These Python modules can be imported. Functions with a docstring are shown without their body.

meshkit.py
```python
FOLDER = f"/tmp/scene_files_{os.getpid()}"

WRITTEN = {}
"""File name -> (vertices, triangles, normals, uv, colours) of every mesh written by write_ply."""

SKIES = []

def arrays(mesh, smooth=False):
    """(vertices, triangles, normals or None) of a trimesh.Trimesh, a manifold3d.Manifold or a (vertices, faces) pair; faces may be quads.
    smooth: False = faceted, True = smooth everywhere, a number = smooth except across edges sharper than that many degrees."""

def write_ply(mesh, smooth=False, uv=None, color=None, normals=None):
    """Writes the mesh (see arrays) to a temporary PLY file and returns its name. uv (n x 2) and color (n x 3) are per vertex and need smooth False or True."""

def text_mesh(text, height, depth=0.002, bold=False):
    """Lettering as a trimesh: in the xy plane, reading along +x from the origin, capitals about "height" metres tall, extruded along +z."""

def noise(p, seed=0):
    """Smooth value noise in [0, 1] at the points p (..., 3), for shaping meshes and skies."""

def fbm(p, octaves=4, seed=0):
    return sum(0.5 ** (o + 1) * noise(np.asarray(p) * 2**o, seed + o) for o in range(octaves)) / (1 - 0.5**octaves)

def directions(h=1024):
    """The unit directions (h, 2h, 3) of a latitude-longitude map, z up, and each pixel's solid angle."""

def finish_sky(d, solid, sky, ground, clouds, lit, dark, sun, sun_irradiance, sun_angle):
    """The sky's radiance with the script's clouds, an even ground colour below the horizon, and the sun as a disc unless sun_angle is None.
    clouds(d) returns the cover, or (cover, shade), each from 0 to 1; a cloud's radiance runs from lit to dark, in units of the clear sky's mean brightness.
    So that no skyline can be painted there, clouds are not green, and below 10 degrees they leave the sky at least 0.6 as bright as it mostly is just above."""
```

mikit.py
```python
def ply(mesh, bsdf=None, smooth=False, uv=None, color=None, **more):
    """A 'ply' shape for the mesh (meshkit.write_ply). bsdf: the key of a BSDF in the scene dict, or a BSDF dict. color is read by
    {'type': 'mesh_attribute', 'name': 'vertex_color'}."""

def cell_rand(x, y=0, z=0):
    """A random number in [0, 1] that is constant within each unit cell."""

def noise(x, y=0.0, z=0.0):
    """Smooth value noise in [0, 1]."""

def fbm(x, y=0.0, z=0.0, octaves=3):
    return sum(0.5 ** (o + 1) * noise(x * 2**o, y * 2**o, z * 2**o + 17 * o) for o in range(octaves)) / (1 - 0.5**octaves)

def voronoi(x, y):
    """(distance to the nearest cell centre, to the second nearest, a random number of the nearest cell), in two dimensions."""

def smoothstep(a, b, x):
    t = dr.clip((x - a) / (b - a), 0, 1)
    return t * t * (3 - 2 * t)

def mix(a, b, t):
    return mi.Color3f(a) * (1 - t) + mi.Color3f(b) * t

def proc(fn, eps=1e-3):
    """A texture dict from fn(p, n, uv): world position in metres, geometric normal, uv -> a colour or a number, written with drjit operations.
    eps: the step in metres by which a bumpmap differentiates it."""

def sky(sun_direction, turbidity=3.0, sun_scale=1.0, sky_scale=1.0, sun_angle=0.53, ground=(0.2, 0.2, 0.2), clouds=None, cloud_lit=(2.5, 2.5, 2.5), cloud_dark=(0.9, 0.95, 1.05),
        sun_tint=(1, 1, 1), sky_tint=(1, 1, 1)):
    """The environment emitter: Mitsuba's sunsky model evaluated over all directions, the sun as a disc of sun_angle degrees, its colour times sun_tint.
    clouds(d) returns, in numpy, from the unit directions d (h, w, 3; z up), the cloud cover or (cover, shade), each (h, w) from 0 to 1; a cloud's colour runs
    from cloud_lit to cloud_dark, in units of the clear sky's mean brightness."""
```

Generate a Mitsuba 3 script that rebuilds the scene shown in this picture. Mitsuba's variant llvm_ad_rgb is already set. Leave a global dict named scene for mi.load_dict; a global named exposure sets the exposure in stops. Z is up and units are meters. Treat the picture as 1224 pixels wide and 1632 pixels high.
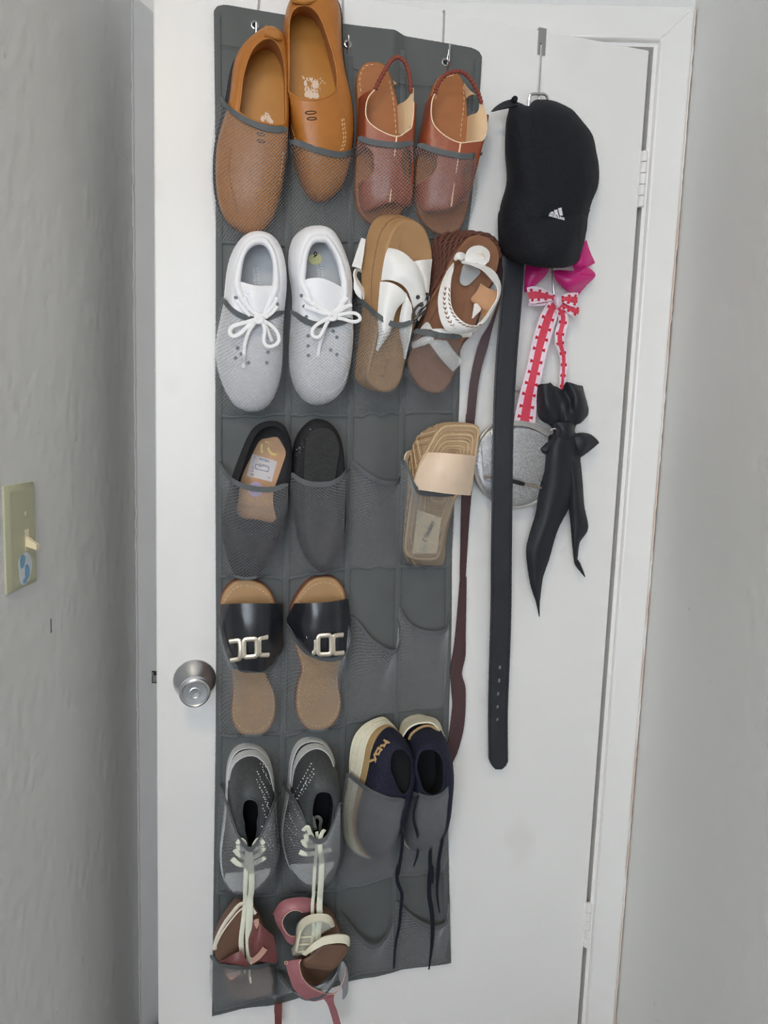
import math, random
import numpy as np, trimesh, mitsuba as mi, drjit as dr, mikit, meshkit
import shapely.geometry as sg
from scipy.interpolate import CubicSpline, PchipInterpolator
from scipy.ndimage import gaussian_filter, maximum_filter
from mikit import noise, fbm, voronoi, smoothstep, mix, cell_rand

T = mi.ScalarTransform4f
scene, labels = {}, {}

# ------------------------------------------------------------------ camera (a phone held at standing chest height)
CAM = np.array([0.4087, -1.3616, 1.3864])
YAW, PITCH, ROLL = math.radians(-1.0038), math.radians(-7.1413), math.radians(1.9456)
FOCAL = 1174.57                                   # in pixels of a 1224 x 1632 frame
fwd = np.array([math.sin(YAW) * math.cos(PITCH), math.cos(YAW) * math.cos(PITCH), math.sin(PITCH)])
_r = np.cross(fwd, [0, 0, 1]); _r /= np.linalg.norm(_r); _u = np.cross(_r, fwd)
RIGHT = math.cos(ROLL) * _r + math.sin(ROLL) * _u
UP = -math.sin(ROLL) * _r + math.cos(ROLL) * _u
scene['camera'] = {'type': 'perspective', 'fov_axis': 'x', 'fov': math.degrees(2 * math.atan(612 / FOCAL)), 'near_clip': 0.02, 'far_clip': 50.0,
                   'to_world': T().look_at(origin=CAM.tolist(), target=(CAM + fwd).tolist(), up=UP.tolist())}

# ------------------------------------------------------------------ light: daylight through the bedroom window behind the camera
exposure = 0.07
WIN_X, WIN_Z = (-0.70, 0.95), (0.80, 2.20)
WIN_LIGHT = (5.6, 6.2, 6.9)
ADDED_LAMP_LIGHT = (20.0, 15.9, 11.2)  # added lamp: warm light from above that fades down the door

# ------------------------------------------------------------------ measuring: the door's own frame (u along the door, v up, w out of its face)
DOOR_W, DOOR_H, DOOR_T, AJAR = 0.813, 2.030, 0.035, math.radians(16.114)
HINGE = np.array([DOOR_W, 0.0, 0.0])
DU = np.array([math.cos(AJAR), math.sin(AJAR), 0.0])
DN = np.array([math.sin(AJAR), -math.cos(AJAR), 0.0])
DORG = HINGE - DOOR_W * DU
DOORM = np.eye(4); DOORM[:3, 0], DOORM[:3, 1], DOORM[:3, 2], DOORM[:3, 3] = DU, [0, 0, 1], DN, DORG
RC = np.array([RIGHT, UP, fwd])
TILT = [0.0, 0.0]


def rays(p):
    p = np.atleast_2d(np.asarray(p, float))
    return np.stack([(p[:, 0] - 612) / FOCAL, (816 - p[:, 1]) / FOCAL, np.ones(len(p))], 1) @ RC


def D(p, w=0.0):
    """Measured point on the photograph, standing w metres off the door -> (u, v, w) in the door's frame."""
    d = rays(p)
    w = np.broadcast_to(np.asarray(w, float), (len(d),)).copy()
    k, v0 = TILT
    ww = w
    for _ in range(3 if k else 1):
        t = (ww - (CAM - DORG) @ DN) / (d @ DN)
        X = CAM + t[:, None] * d - DORG
        if k:
            ww = w + k * (X[:, 2] - v0)
    return np.stack([X @ DU, X[:, 2], ww], 1)


def crop(x0, y0, s):
    def f(text):
        a = np.array([[float(c) for c in q.split(',')] for q in text.split()])
        a[:, 0] = x0 + a[:, 0] / s; a[:, 1] = y0 + a[:, 1] / s
        return a
    return f


A = crop(320, 0, 4.662); B = crop(540, 0, 4.662); C = crop(320, 340, 4.662); E = crop(540, 340, 4.662)
F = crop(320, 650, 4.708); G = crop(540, 650, 4.708); H = crop(320, 900, 4.708); I = crop(540, 900, 4.708)
J = crop(320, 1160, 4.708); K = crop(520, 1120, 4.708); L = crop(320, 1400, 4.708); M = crop(520, 1380, 4.708)
N = crop(740, 20, 4.708); O = crop(740, 340, 4.662); P = crop(740, 600, 4.08); Q = crop(690, 900, 4.662)
S6 = crop(330, 1430, 8.083); R6 = crop(430, 1420, 7.7); B2 = crop(650, 360, 7.65); PX = crop(0, 0, 1.0)


def lin(h):
    c = np.array([int(h[i:i + 2], 16) for i in (1, 3, 5)]) / 255
    return np.where(c > 0.04045, ((c + 0.055) / 1.055) ** 2.4, c / 12.92)


ALB = 1.15


def col(h, k=1.0):
    return np.clip(lin(h) * ALB * k, 0, 0.92).tolist()


def rgb(c):
    return {'type': 'rgb', 'value': list(map(float, c))}


def mat(name, color, rough=0.5, spec=0.5, metal=0.0, sheen=0.0, coat=0.0, bump=None, bump_scale=1.0, eps=1e-3):
    c = mikit.proc(color) if callable(color) else rgb(color if not isinstance(color, str) else col(color))
    b = {'type': 'principled', 'base_color': c, 'roughness': rough, 'metallic': metal, 'specular': spec}
    if sheen: b['sheen'] = sheen
    if coat: b['clearcoat'] = coat; b['clearcoat_gloss'] = 0.8
    if bump is not None:
        b = {'type': 'bumpmap', 'arbitrary': mikit.proc(bump, eps), 'scale': bump_scale, 'bsdf': b}
    scene[name] = {'type': 'twosided', 'bsdf': b}
    return name


# ------------------------------------------------------------------ registering things and parts
USED, MESHES, NAMES = {}, {}, {}


def numbered(key):
    n = USED.get(key, 0); USED[key] = n + 1
    return key if n == 0 else f'{key}_{n:03d}'


def thing(name, label, cat, group=None):
    k = numbered(name)
    labels[k] = {'label': label, 'category': cat}
    if group: labels[k]['group'] = group
    return k


def part(parent, name, mesh, m, label=None, smooth=35, door=True, stuff=False):
    k = numbered(parent + '__' + name)
    extra = {'to_world': T(DOORM.tolist())} if door else {}
    scene[k] = mikit.ply(mesh, m, smooth=smooth, **extra)
    if label: labels[k] = {'label': label}
    if stuff: labels.setdefault(k, {})['kind'] = 'stuff'
    NAMES.setdefault(parent.split('__')[0], []).append(name)
    MESHES.setdefault(parent.split('__')[0], []).append(mesh if isinstance(mesh, trimesh.Trimesh) else trimesh.Trimesh(*mesh, process=False))
    return k


def struct(name, mesh, m, label=None, parent=None, smooth=False, door=False):
    if parent:
        return part(parent, name, mesh, m, label, smooth, door)
    k = numbered(name)
    extra = {'to_world': T(DOORM.tolist())} if door else {}
    if mesh is not None:
        scene[k] = mikit.ply(mesh, m, smooth=smooth, **extra)
    labels[k] = {'label': label, 'kind': 'structure'}
    return k


# ------------------------------------------------------------------ shaping tools
def spl(pts, n=96, closed=True, t=None):
    p = np.asarray(pts, float)
    if closed: p = np.vstack([p, p[:1]])
    if t is None:
        t = np.r_[0, np.cumsum(np.linalg.norm(np.diff(p[:, :2], axis=0), axis=1) ** 0.6 + 1e-9)]
    if len(p) == 2:
        s = np.linspace(0, 1, n)[:, None]
        return p[0] * (1 - s) + p[1] * s
    f = CubicSpline(t, p, bc_type='periodic' if closed else 'natural')
    return f(np.linspace(t[0], t[-1], n, endpoint=not closed))


def spl1(vals, t, n, closed=True):
    v = np.asarray(vals, float)
    if closed:
        v = np.r_[v, v[:1]]
        return CubicSpline(t, v, bc_type='periodic')(np.linspace(t[0], t[-1], n, endpoint=False))
    return PchipInterpolator(t, v)(np.linspace(t[0], t[-1], n))


def grid(Pg, closed_u=False):
    m, n = Pg.shape[:2]
    i = np.arange(m * n).reshape(m, n)
    a, b = i[:-1], i[1:]
    if closed_u:
        a2, b2 = np.roll(a, -1, 1), np.roll(b, -1, 1)
    else:
        a, a2, b, b2 = a[:, :-1], a[:, 1:], b[:, :-1], b[:, 1:]
    f = np.vstack([np.stack([a, a2, b2], -1).reshape(-1, 3), np.stack([a, b2, b], -1).reshape(-1, 3)])
    return trimesh.Trimesh(Pg.reshape(-1, 3), f, process=False)


def thicken(mesh, t):
    mesh = trimesh.Trimesh(mesh.vertices, mesh.faces, process=False)
    mesh.remove_unreferenced_vertices()
    n = mesh.vertex_normals
    v, f = mesh.vertices, mesh.faces
    k = len(v)
    e = np.sort(mesh.edges, axis=1)
    _, idx, cnt = np.unique(e, axis=0, return_index=True, return_counts=True)
    b = mesh.edges[idx[cnt == 1]]
    side = np.vstack([np.stack([b[:, 0], b[:, 0] + k, b[:, 1]], 1), np.stack([b[:, 1], b[:, 0] + k, b[:, 1] + k], 1)])
    return trimesh.Trimesh(np.vstack([v + n * t / 2, v - n * t / 2]), np.vstack([f, f[:, ::-1] + k, side]), process=False)


def cat(*ms):
    return trimesh.util.concatenate([m for m in ms])


def ring2(O, K, n, closed):
    """O and K: matched px outlines. Returns the common parameter and the two curves."""
    O, K = np.asarray(O, float), np.asarray(K, float)
    assert len(O) == len(K), (len(O), len(K))
    o = np.vstack([O, O[:1]]) if closed else O
    k = np.vstack([K, K[:1]]) if closed else K
    t = np.r_[0, np.cumsum((np.linalg.norm(np.diff(o, axis=0), axis=1) + np.linalg.norm(np.diff(k, axis=0), axis=1)) ** 0.6)]
    s = np.linspace(0, t[-1], n, endpoint=not closed)
    bc = 'periodic' if closed else 'natural'
    return t, CubicSpline(t, o, bc_type=bc)(s), CubicSpline(t, k, bc_type=bc)(s)


def arr(w, t, n, closed):
    if np.ndim(w) == 0: return np.full(n, float(w))
    return spl1(w, t, n, closed)


def upper(O, Kc, wO, wK, n=140, nr=12, closed=True, fx=1.0):
    """The skin of a shoe from its outline O up to its opening Kc: steep at the side, flat at the rim."""
    t, o, k = ring2(O, Kc, n, closed)
    o3, k3 = D(o, arr(wO, t, n, closed)), D(k, arr(wK, t, n, closed))
    rows = []
    for r in np.linspace(0, 1, nr):
        a = r * math.pi / 2
        f, g = (1 - math.cos(a)) ** fx, math.sin(a)
        q = o3 + (k3 - o3) * f
        q[:, 2] = o3[:, 2] + (k3[:, 2] - o3[:, 2]) * g
        rows.append(q)
    return np.array(rows), o3, k3


def shoe_skin(O, Kc, wO, wK, w_floor, lip=0.004, drop=0.012, n=140, base=0.004, fx=1.0, spread=0.25):
    """(outer skin, lining) meshes of a closed shoe."""
    rows, o3, k3 = upper(O, Kc, wO, wK, n=n, fx=fx)
    c = o3.mean(0)
    b = c + (o3 - c) * [0.96, 0.97, 0]; b[:, 2] = base + TILT[0] * (b[:, 1] - TILT[1])
    mid = c + (o3 - c) * [0.995, 0.997, 0]; mid[:, 2] = b[:, 2] * 0.5 + o3[:, 2] * 0.5
    d = k3 - o3; d[:, 2] = 0
    kc = k3.mean(0)
    inward = kc - k3; inward[:, 2] = 0
    d = inward / np.maximum(np.linalg.norm(inward, axis=1, keepdims=True), 1e-6)
    lips = []
    for bb in np.linspace(0.2, 1, 5):
        a = bb * math.pi
        q = k3 + d * (lip / 2) * (1 - math.cos(a)); q[:, 2] += lip * 0.5 * math.sin(a)
        lips.append(q)
    outer = np.array([b, mid, *rows, *lips])
    q0 = lips[-1]
    inn = [q0]
    for r in (0.25, 0.55, 0.8, 1.0):
        q = k3 + d * lip * (1 - r) + (o3 - k3) * spread * r
        fl = w_floor + TILT[0] * (q[:, 1] - TILT[1])
        q[:, 2] = q0[:, 2] + (fl - q0[:, 2]) * r
        inn.append(q)
    return grid(outer, True), grid(np.array(inn), True)


def nrm2(p):
    d = np.roll(p, -1, 0) - np.roll(p, 1, 0)
    n = np.stack([d[:, 1], -d[:, 0]], 1)
    n /= np.maximum(np.linalg.norm(n, axis=1, keepdims=True), 1e-9)
    a = 0.5 * np.sum(p[:, 0] * np.roll(p[:, 1], -1) - p[:, 1] * np.roll(p[:, 0], -1))
    return n if a > 0 else -n


def slab(top, bot=None, bevel=0.0015, n=120, raw=False, grow=0.0):
    """A plate between a top outline (n x 3 in the door's frame) and a bottom outline, its upper edge rounded."""
    top = np.asarray(top)
    nn = nrm2(top[:, :2])
    top = top.copy(); top[:, :2] += nn * grow
    bot = bot.copy()
    bot[:, :2] += nn * grow
    rows = [bot]
    up = (top - bot)
    L_ = np.linalg.norm(up, axis=1, keepdims=True)
    for a in np.linspace(0, math.pi / 2, 4):
        q = top - up / L_ * bevel * (1 - math.sin(a))
        q[:, :2] -= nn * bevel * (1 - math.cos(a))
        rows.append(q)
    g = grid(np.array(rows), True)
    last, first = rows[-1], rows[0]

    def cap(r):
        poly = sg.Polygon(r[:, :2])
        if not poly.is_valid: poly = poly.buffer(0); poly = max(getattr(poly, 'geoms', [poly]), key=lambda q: q.area)
        v, f = trimesh.creation.triangulate_polygon(poly, engine='earcut')
        from scipy.spatial import cKDTree
        z = r[cKDTree(r[:, :2]).query(v)[1], 2]
        return trimesh.Trimesh(np.column_stack([v, z]), f, process=False)
    return cat(g, cap(last), cap(first))


def plate(px, w0, w1, bevel=0.0015, n=120, grow=0.0, smooth_outline=True):
    """A flat sole or sheet from w0 to w1 with the measured outline px (seen at its upper face)."""
    p = spl(px, n) if smooth_outline else np.asarray(px, float)
    top = D(p, w1)
    bot = top.copy(); bot[:, 2] -= (w1 - w0)
    return slab(top, bot, bevel, grow=grow)


def sheet(rows, t=0.0016, m=24, n=24, cut=None, across='cubic'):
    """Leather or cloth through rows of measured points (px, w): rows = [(px array, w list)], the same number of points in each."""
    R = np.array([D(p, w) for p, w in rows])
    k = R.shape[1]
    R = np.array([spl(r, n, False, np.linspace(0, 1, k)) for r in R])
    if len(R) == 2:
        s = np.linspace(0, 1, m)[:, None, None]
        R = R[0] * (1 - s) + R[1] * s
    else:
        tt = np.linspace(0, 1, len(R))
        R = (CubicSpline(tt, R, axis=0, bc_type='natural') if across == 'cubic' else PchipInterpolator(tt, R, axis=0))(np.linspace(0, 1, m))
    g = grid(R)
    if cut is not None:
        c = g.triangles_center
        keep = np.ones(len(c), bool)
        for px_poly, w in cut:
            q = D(px_poly, w)[:, :2]
            import shapely
            keep &= ~shapely.contains_xy(sg.Polygon(q), c[:, 0], c[:, 1])
        g.update_faces(keep)
    return thicken(g, t)


def sweep(P3, rw, rt, sides=8, hint=(0, 0, 1), n=None, twist=None, caps=True):
    """A tube along the points P3 (k x 3) with half width rw across and half thickness rt along hint."""
    P3 = np.asarray(P3, float)
    if n: P3 = spl(P3, n, False, np.r_[0, np.cumsum(np.linalg.norm(np.diff(P3, axis=0), axis=1) ** 0.7 + 1e-9)])
    k = len(P3)
    rw = np.interp(np.linspace(0, 1, k), np.linspace(0, 1, np.size(rw)), np.atleast_1d(rw))
    rt = np.interp(np.linspace(0, 1, k), np.linspace(0, 1, np.size(rt)), np.atleast_1d(rt))
    tg = np.gradient(P3, axis=0); tg /= np.maximum(np.linalg.norm(tg, axis=1, keepdims=True), 1e-9)
    h = np.broadcast_to(np.asarray(hint, float), (k, 3))
    nn = h - tg * np.sum(h * tg, 1, keepdims=True)
    bad = np.linalg.norm(nn, axis=1) < 0.15
    if bad.any():
        alt = np.array([0, 1.0, 0]); nn[bad] = alt - tg[bad] * (tg[bad] @ alt)[:, None]
    nn /= np.maximum(np.linalg.norm(nn, axis=1, keepdims=True), 1e-9)
    bb = np.cross(tg, nn)
    if twist is not None:
        tw = np.interp(np.linspace(0, 1, k), np.linspace(0, 1, len(twist)), twist)[:, None]
        nn, bb = nn * np.cos(tw) + bb * np.sin(tw), bb * np.cos(tw) - nn * np.sin(tw)
    a = np.arange(sides) * 2 * math.pi / sides
    ring = P3[:, None] + bb[:, None] * (rw[:, None, None] * np.cos(a)[None, :, None]) + nn[:, None] * (rt[:, None, None] * np.sin(a)[None, :, None])
    g = grid(ring, True)
    if caps:
        v = np.vstack([g.vertices, P3[0], P3[-1]])
        i = np.arange(sides); j = (i + 1) % sides; b = (k - 1) * sides
        f = np.vstack([g.faces, np.stack([j, i, i * 0 + len(v) - 2], 1), np.stack([b + i, b + j, i * 0 + len(v) - 1], 1)])
        g = trimesh.Trimesh(v, f, process=False)
    return g


def cord(px, w, r, flat=1.0, n=60, sides=8, **k):
    """A round or flat cord along measured points."""
    if np.size(w) > 1: w = np.interp(np.linspace(0, 1, len(px)), np.linspace(0, 1, np.size(w)), w)
    return sweep(D(px, w), r, np.asarray(r) * flat, sides=sides, n=n, **k)


def stitches(px, w, length=0.0035, gap=0.003, r=0.0005, closed=False, hint_out=0.0):
    p = D(spl(px, 400, closed), w)
    s = np.r_[0, np.cumsum(np.linalg.norm(np.diff(p, axis=0), axis=1))]
    out = []
    for a in np.arange(0, s[-1] - length, length + gap):
        q = np.array([[np.interp(x, s, p[:, k]) for k in range(3)] for x in (a, a + length / 2, a + length)])
        q[1, 2] += 0.0005
        out.append(sweep(q, r, r, sides=5))
    return cat(*out)


def lettering(text, px, w, height, angle=0.0, depth=0.0006, bold=False, shear=0.0, xs=1.0):
    m = meshkit.text_mesh(text, height, depth, bold)
    v = np.array(m.vertices)
    v[:, :2] -= (v[:, :2].max(0) + v[:, :2].min(0)) / 2
    v[:, 0] *= xs
    v[:, 0] += shear * v[:, 1]
    a = math.radians(angle); c, s = math.cos(a), math.sin(a)
    v[:, :2] = v[:, :2] @ np.array([[c, s], [-s, c]])
    return trimesh.Trimesh(v + D([px], w)[0], m.faces, process=False)


CAM_L = np.array([(CAM - DORG) @ DU, CAM[2], (CAM - DORG) @ DN])


def hit(t, px, off=0.0, default=0.03):
    """The points where the lines of sight through px meet the built thing t, lifted off its skin."""
    tri = np.concatenate([m.triangles for m in MESHES[t]])
    far = D(px, 0.0); out = []
    for e in far:
        d = e - CAM_L
        a, b, c = tri[:, 0], tri[:, 1], tri[:, 2]
        e1, e2 = b - a, c - a
        h = np.cross(d, e2); det = np.sum(e1 * h, 1); det = np.where(np.abs(det) < 1e-14, 1e-14, det)
        s_ = CAM_L - a
        u = np.sum(s_ * h, 1) / det; q = np.cross(s_, e1); v = q @ d / det; tt = np.sum(e2 * q, 1) / det
        ok = (u >= -1e-6) & (v >= -1e-6) & (u + v <= 1 + 1e-6) & (tt > 0.05)
        if ok.any():
            x = CAM_L + d * tt[ok].min() - d / np.linalg.norm(d) * off
        else:
            x = CAM_L + d * ((default - CAM_L[2]) / d[2])
        out.append(x)
    return np.array(out)


def hit_w(t, px, off=0.0, default=0.03):
    return hit(t, px, off, default)[:, 2]


def skin_sheet(t, rows, thick, lift, m=24, n=30, default=0.03):
    """A sheet lying on the skin of t: rows of px, resampled, each point found on the skin."""
    R = np.array([spl(r, n, False, np.linspace(0, 1, len(r))) for r in rows])
    R = CubicSpline(np.linspace(0, 1, len(R)), R, axis=0, bc_type='natural')(np.linspace(0, 1, m)) if len(R) > 2 else np.array([R[0] * (1 - f) + R[1] * f for f in np.linspace(0, 1, m)])
    P = hit(t, R.reshape(-1, 2), lift, default).reshape(m, n, 3)
    P[..., 2] = gaussian_filter(P[..., 2], 1.0, mode='nearest')
    return thicken(grid(P), thick)


def skin_cord(t, px, r, flat, lift, n=40, closed=False, default=0.03):
    p = spl(px, n, closed)
    q = hit(t, p, lift, default); q[:, 2] = gaussian_filter(q[:, 2], 1.2, mode='nearest')
    return sweep(q, r, np.asarray(r) * flat, sides=8)


def box(x0, x1, y0, y1, z0, z1, bevel=0.0):
    if bevel <= 0:
        b = trimesh.creation.box([x1 - x0, y1 - y0, z1 - z0]); b.apply_translation([(x0 + x1) / 2, (y0 + y1) / 2, (z0 + z1) / 2]); return b
    s = []
    for k in range(3):
        e = [bevel] * 3; e[k] = 0
        s.append(np.array([[x, y, z] for x in (x0 + e[0], x1 - e[0]) for y in (y0 + e[1], y1 - e[1]) for z in (z0 + e[2], z1 - e[2])]))
    return trimesh.convex.convex_hull(np.vstack(s))


def lathe(prof, origin, axis, n=48):
    """prof: (radius, height along the axis) pairs."""
    axis = np.asarray(axis, float); x = np.cross(axis, [0.3, 0.5, 0.8]); x /= np.linalg.norm(x); y = np.cross(axis, x)
    a = np.arange(n) * 2 * math.pi / n
    R = np.array([origin + axis * h + max(r, 1e-5) * (np.cos(a)[:, None] * x + np.sin(a)[:, None] * y) for r, h in prof])
    return grid(R, True)


# ------------------------------------------------------------------ materials
def wall_bump(p, n, uv):
    return noise(p.x * 70 + p.y * 70, p.y * 40, p.z * 38) * 0.0012 + noise(p.x * 180, p.y * 180, p.z * 110) * 0.0005


def wall_color(p, n, uv):
    k = fbm(p.x * 2.5, p.y * 2.5, p.z * 2.5, 3)
    scuff = smoothstep(0.84, 0.90, noise(p.x * 110 + 3, p.y * 110, p.z * 60)) * smoothstep(0.62, 0.75, fbm(p.x * 5, p.y * 5, p.z * 5 + 4, 2))
    base = mix((0.640, 0.645, 0.633), (0.685, 0.691, 0.681), k)
    return mix(base, (0.30, 0.30, 0.30), scuff * 0.3)


mat('wall_paint', wall_color, 0.55, 0.4, bump=wall_bump, bump_scale=1.0)


def white_color(p, n, uv):
    k = fbm(p.x * 4, p.y * 4, p.z * 4, 3)
    smudge = smoothstep(0.66, 0.80, fbm(p.x * 9 + 7, p.y * 9, p.z * 7, 3)) * 0.35
    return mix(mix((0.745, 0.735, 0.715), (0.775, 0.765, 0.748), k), (0.66, 0.63, 0.60), smudge)


mat('door_paint', white_color, 0.36, 0.5, bump=lambda p, n, uv: fbm(p.x * 60, p.y * 60, p.z * 25, 2) * 0.0003)
mat('trim_paint', white_color, 0.33, 0.5, bump=lambda p, n, uv: fbm(p.x * 45, p.y * 45, p.z * 16, 2) * 0.0006)
mat('shaded_trim_paint', lambda p, n, uv: mix((0.50, 0.50, 0.505), (0.56, 0.56, 0.565), fbm(p.x * 30, p.y * 30, p.z * 9, 3)), 0.4, 0.5, bump=lambda p, n, uv: fbm(p.x * 45, p.y * 45, p.z * 16, 2) * 0.0006)  # trim white toned down to grey, standing in for weaker light there
mat('plain_white', (0.78, 0.77, 0.75), 0.7, 0.3)
mat('floor_carpet', lambda p, n, uv: mix((0.10, 0.09, 0.08), (0.17, 0.155, 0.14), noise(p.x * 130, p.y * 130, 0)), 0.95, 0.1)
mat('satin_nickel', (0.70, 0.72, 0.75), 0.30, metal=1.0)
mat('bright_steel', (0.70, 0.70, 0.71), 0.16, metal=1.0)
mat('dull_steel', (0.50, 0.51, 0.52), 0.35, metal=1.0)
mat('dark_hole', (0.03, 0.03, 0.03), 0.8, 0.1)

# ================================================================== the setting
XL, XR, CEIL = -0.0763, 0.8850, 2.45            # the narrow passage that ends at the door
YP, YR, XW, XE = -1.00, -3.10, -1.60, 2.30      # where the passage opens into the bedroom


def poly_prism(xy, z0, z1):
    m = trimesh.creation.extrude_polygon(sg.Polygon(xy), z1 - z0, engine='earcut'); m.apply_translation([0, 0, z0]); return m


th = 0.10
struct('wall_left', poly_prism([(XL, 0.12), (XL, YP), (XW, YP), (XW, YP + th), (XL - th, YP + th), (XL - th, 0.12)], 0, CEIL), 'wall_paint', 'grey orange-peel textured wall on the left with the light switch')
struct('wall_right', poly_prism([(XR, 0.12), (XR + th, 0.12), (XR + th, YP + th), (XE, YP + th), (XE, YP), (XR, YP)], 0, CEIL), 'wall_paint', 'grey orange-peel textured wall to the right of the door')
struct('wall_back', cat(box(XL - th, XR + th, 0, 0.115, 2.036, CEIL), box(XL - th, -0.022, 0, 0.115, 0, 2.036), box(0.836, XR + th, 0, 0.115, 0, 2.036)), 'wall_paint', 'strip of grey wall around and above the door frame')
struct('wall_west', box(XW - th, XW, YR - th, YP + th, 0, CEIL), 'wall_paint', 'grey bedroom wall to the left behind the camera')
struct('wall_east', box(XE, XE + th, YR - th, YP + th, 0, CEIL), 'wall_paint', 'grey bedroom wall to the right behind the camera')
struct('wall_rear', cat(box(XW, WIN_X[0], YR - th, YR, 0, CEIL), box(WIN_X[1], XE, YR - th, YR, 0, CEIL), box(WIN_X[0], WIN_X[1], YR - th, YR, 0, WIN_Z[0]), box(WIN_X[0], WIN_X[1], YR - th, YR, WIN_Z[1], CEIL)), 'wall_paint', 'grey bedroom wall behind the camera with the window')
struct('wall_beyond', cat(box(-0.9, 1.7, 1.5, 1.6, 0, CEIL), box(-0.9, -0.8, 0.115, 1.5, 0, CEIL), box(1.6, 1.7, 0.115, 1.5, 0, CEIL)), 'wall_paint', 'unlit walls of the space behind the door')
struct('floor', box(XW - th, XE + th, YR - th, 1.6, -0.1, 0), 'floor_carpet', 'dark carpeted floor below the frame')
struct('ceiling', box(XW - th, XE + th, YR - th, 1.6, CEIL, CEIL + 0.1), 'plain_white', 'white ceiling above the frame')

# the window: frame, glass bars and the bright sky in it
w = struct('window_1', None, None, 'bedroom window behind the camera')
x0, x1 = WIN_X; z0, z1 = WIN_Z
part(w, 'frame', cat(box(x0, x0 + .05, YR - .06, YR + .02, z0, z1), box(x1 - .05, x1, YR - .06, YR + .02, z0, z1), box(x0, x1, YR - .06, YR + .02, z0, z0 + .05), box(x0, x1, YR - .06, YR + .02, z1 - .05, z1), box((x0 + x1) / 2 - .02, (x0 + x1) / 2 + .02, YR - .05, YR, z0, z1)), 'plain_white', smooth=False, door=False)
scene['window_1__daylight'] = mikit.ply((np.array([[x0, YR - .05, z0], [x0, YR - .05, z1], [x1, YR - .05, z1], [x1, YR - .05, z0]]), np.array([[0, 1, 2], [0, 2, 3]])), 'plain_white', emitter={'type': 'area', 'radiance': rgb(WIN_LIGHT)})
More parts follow.
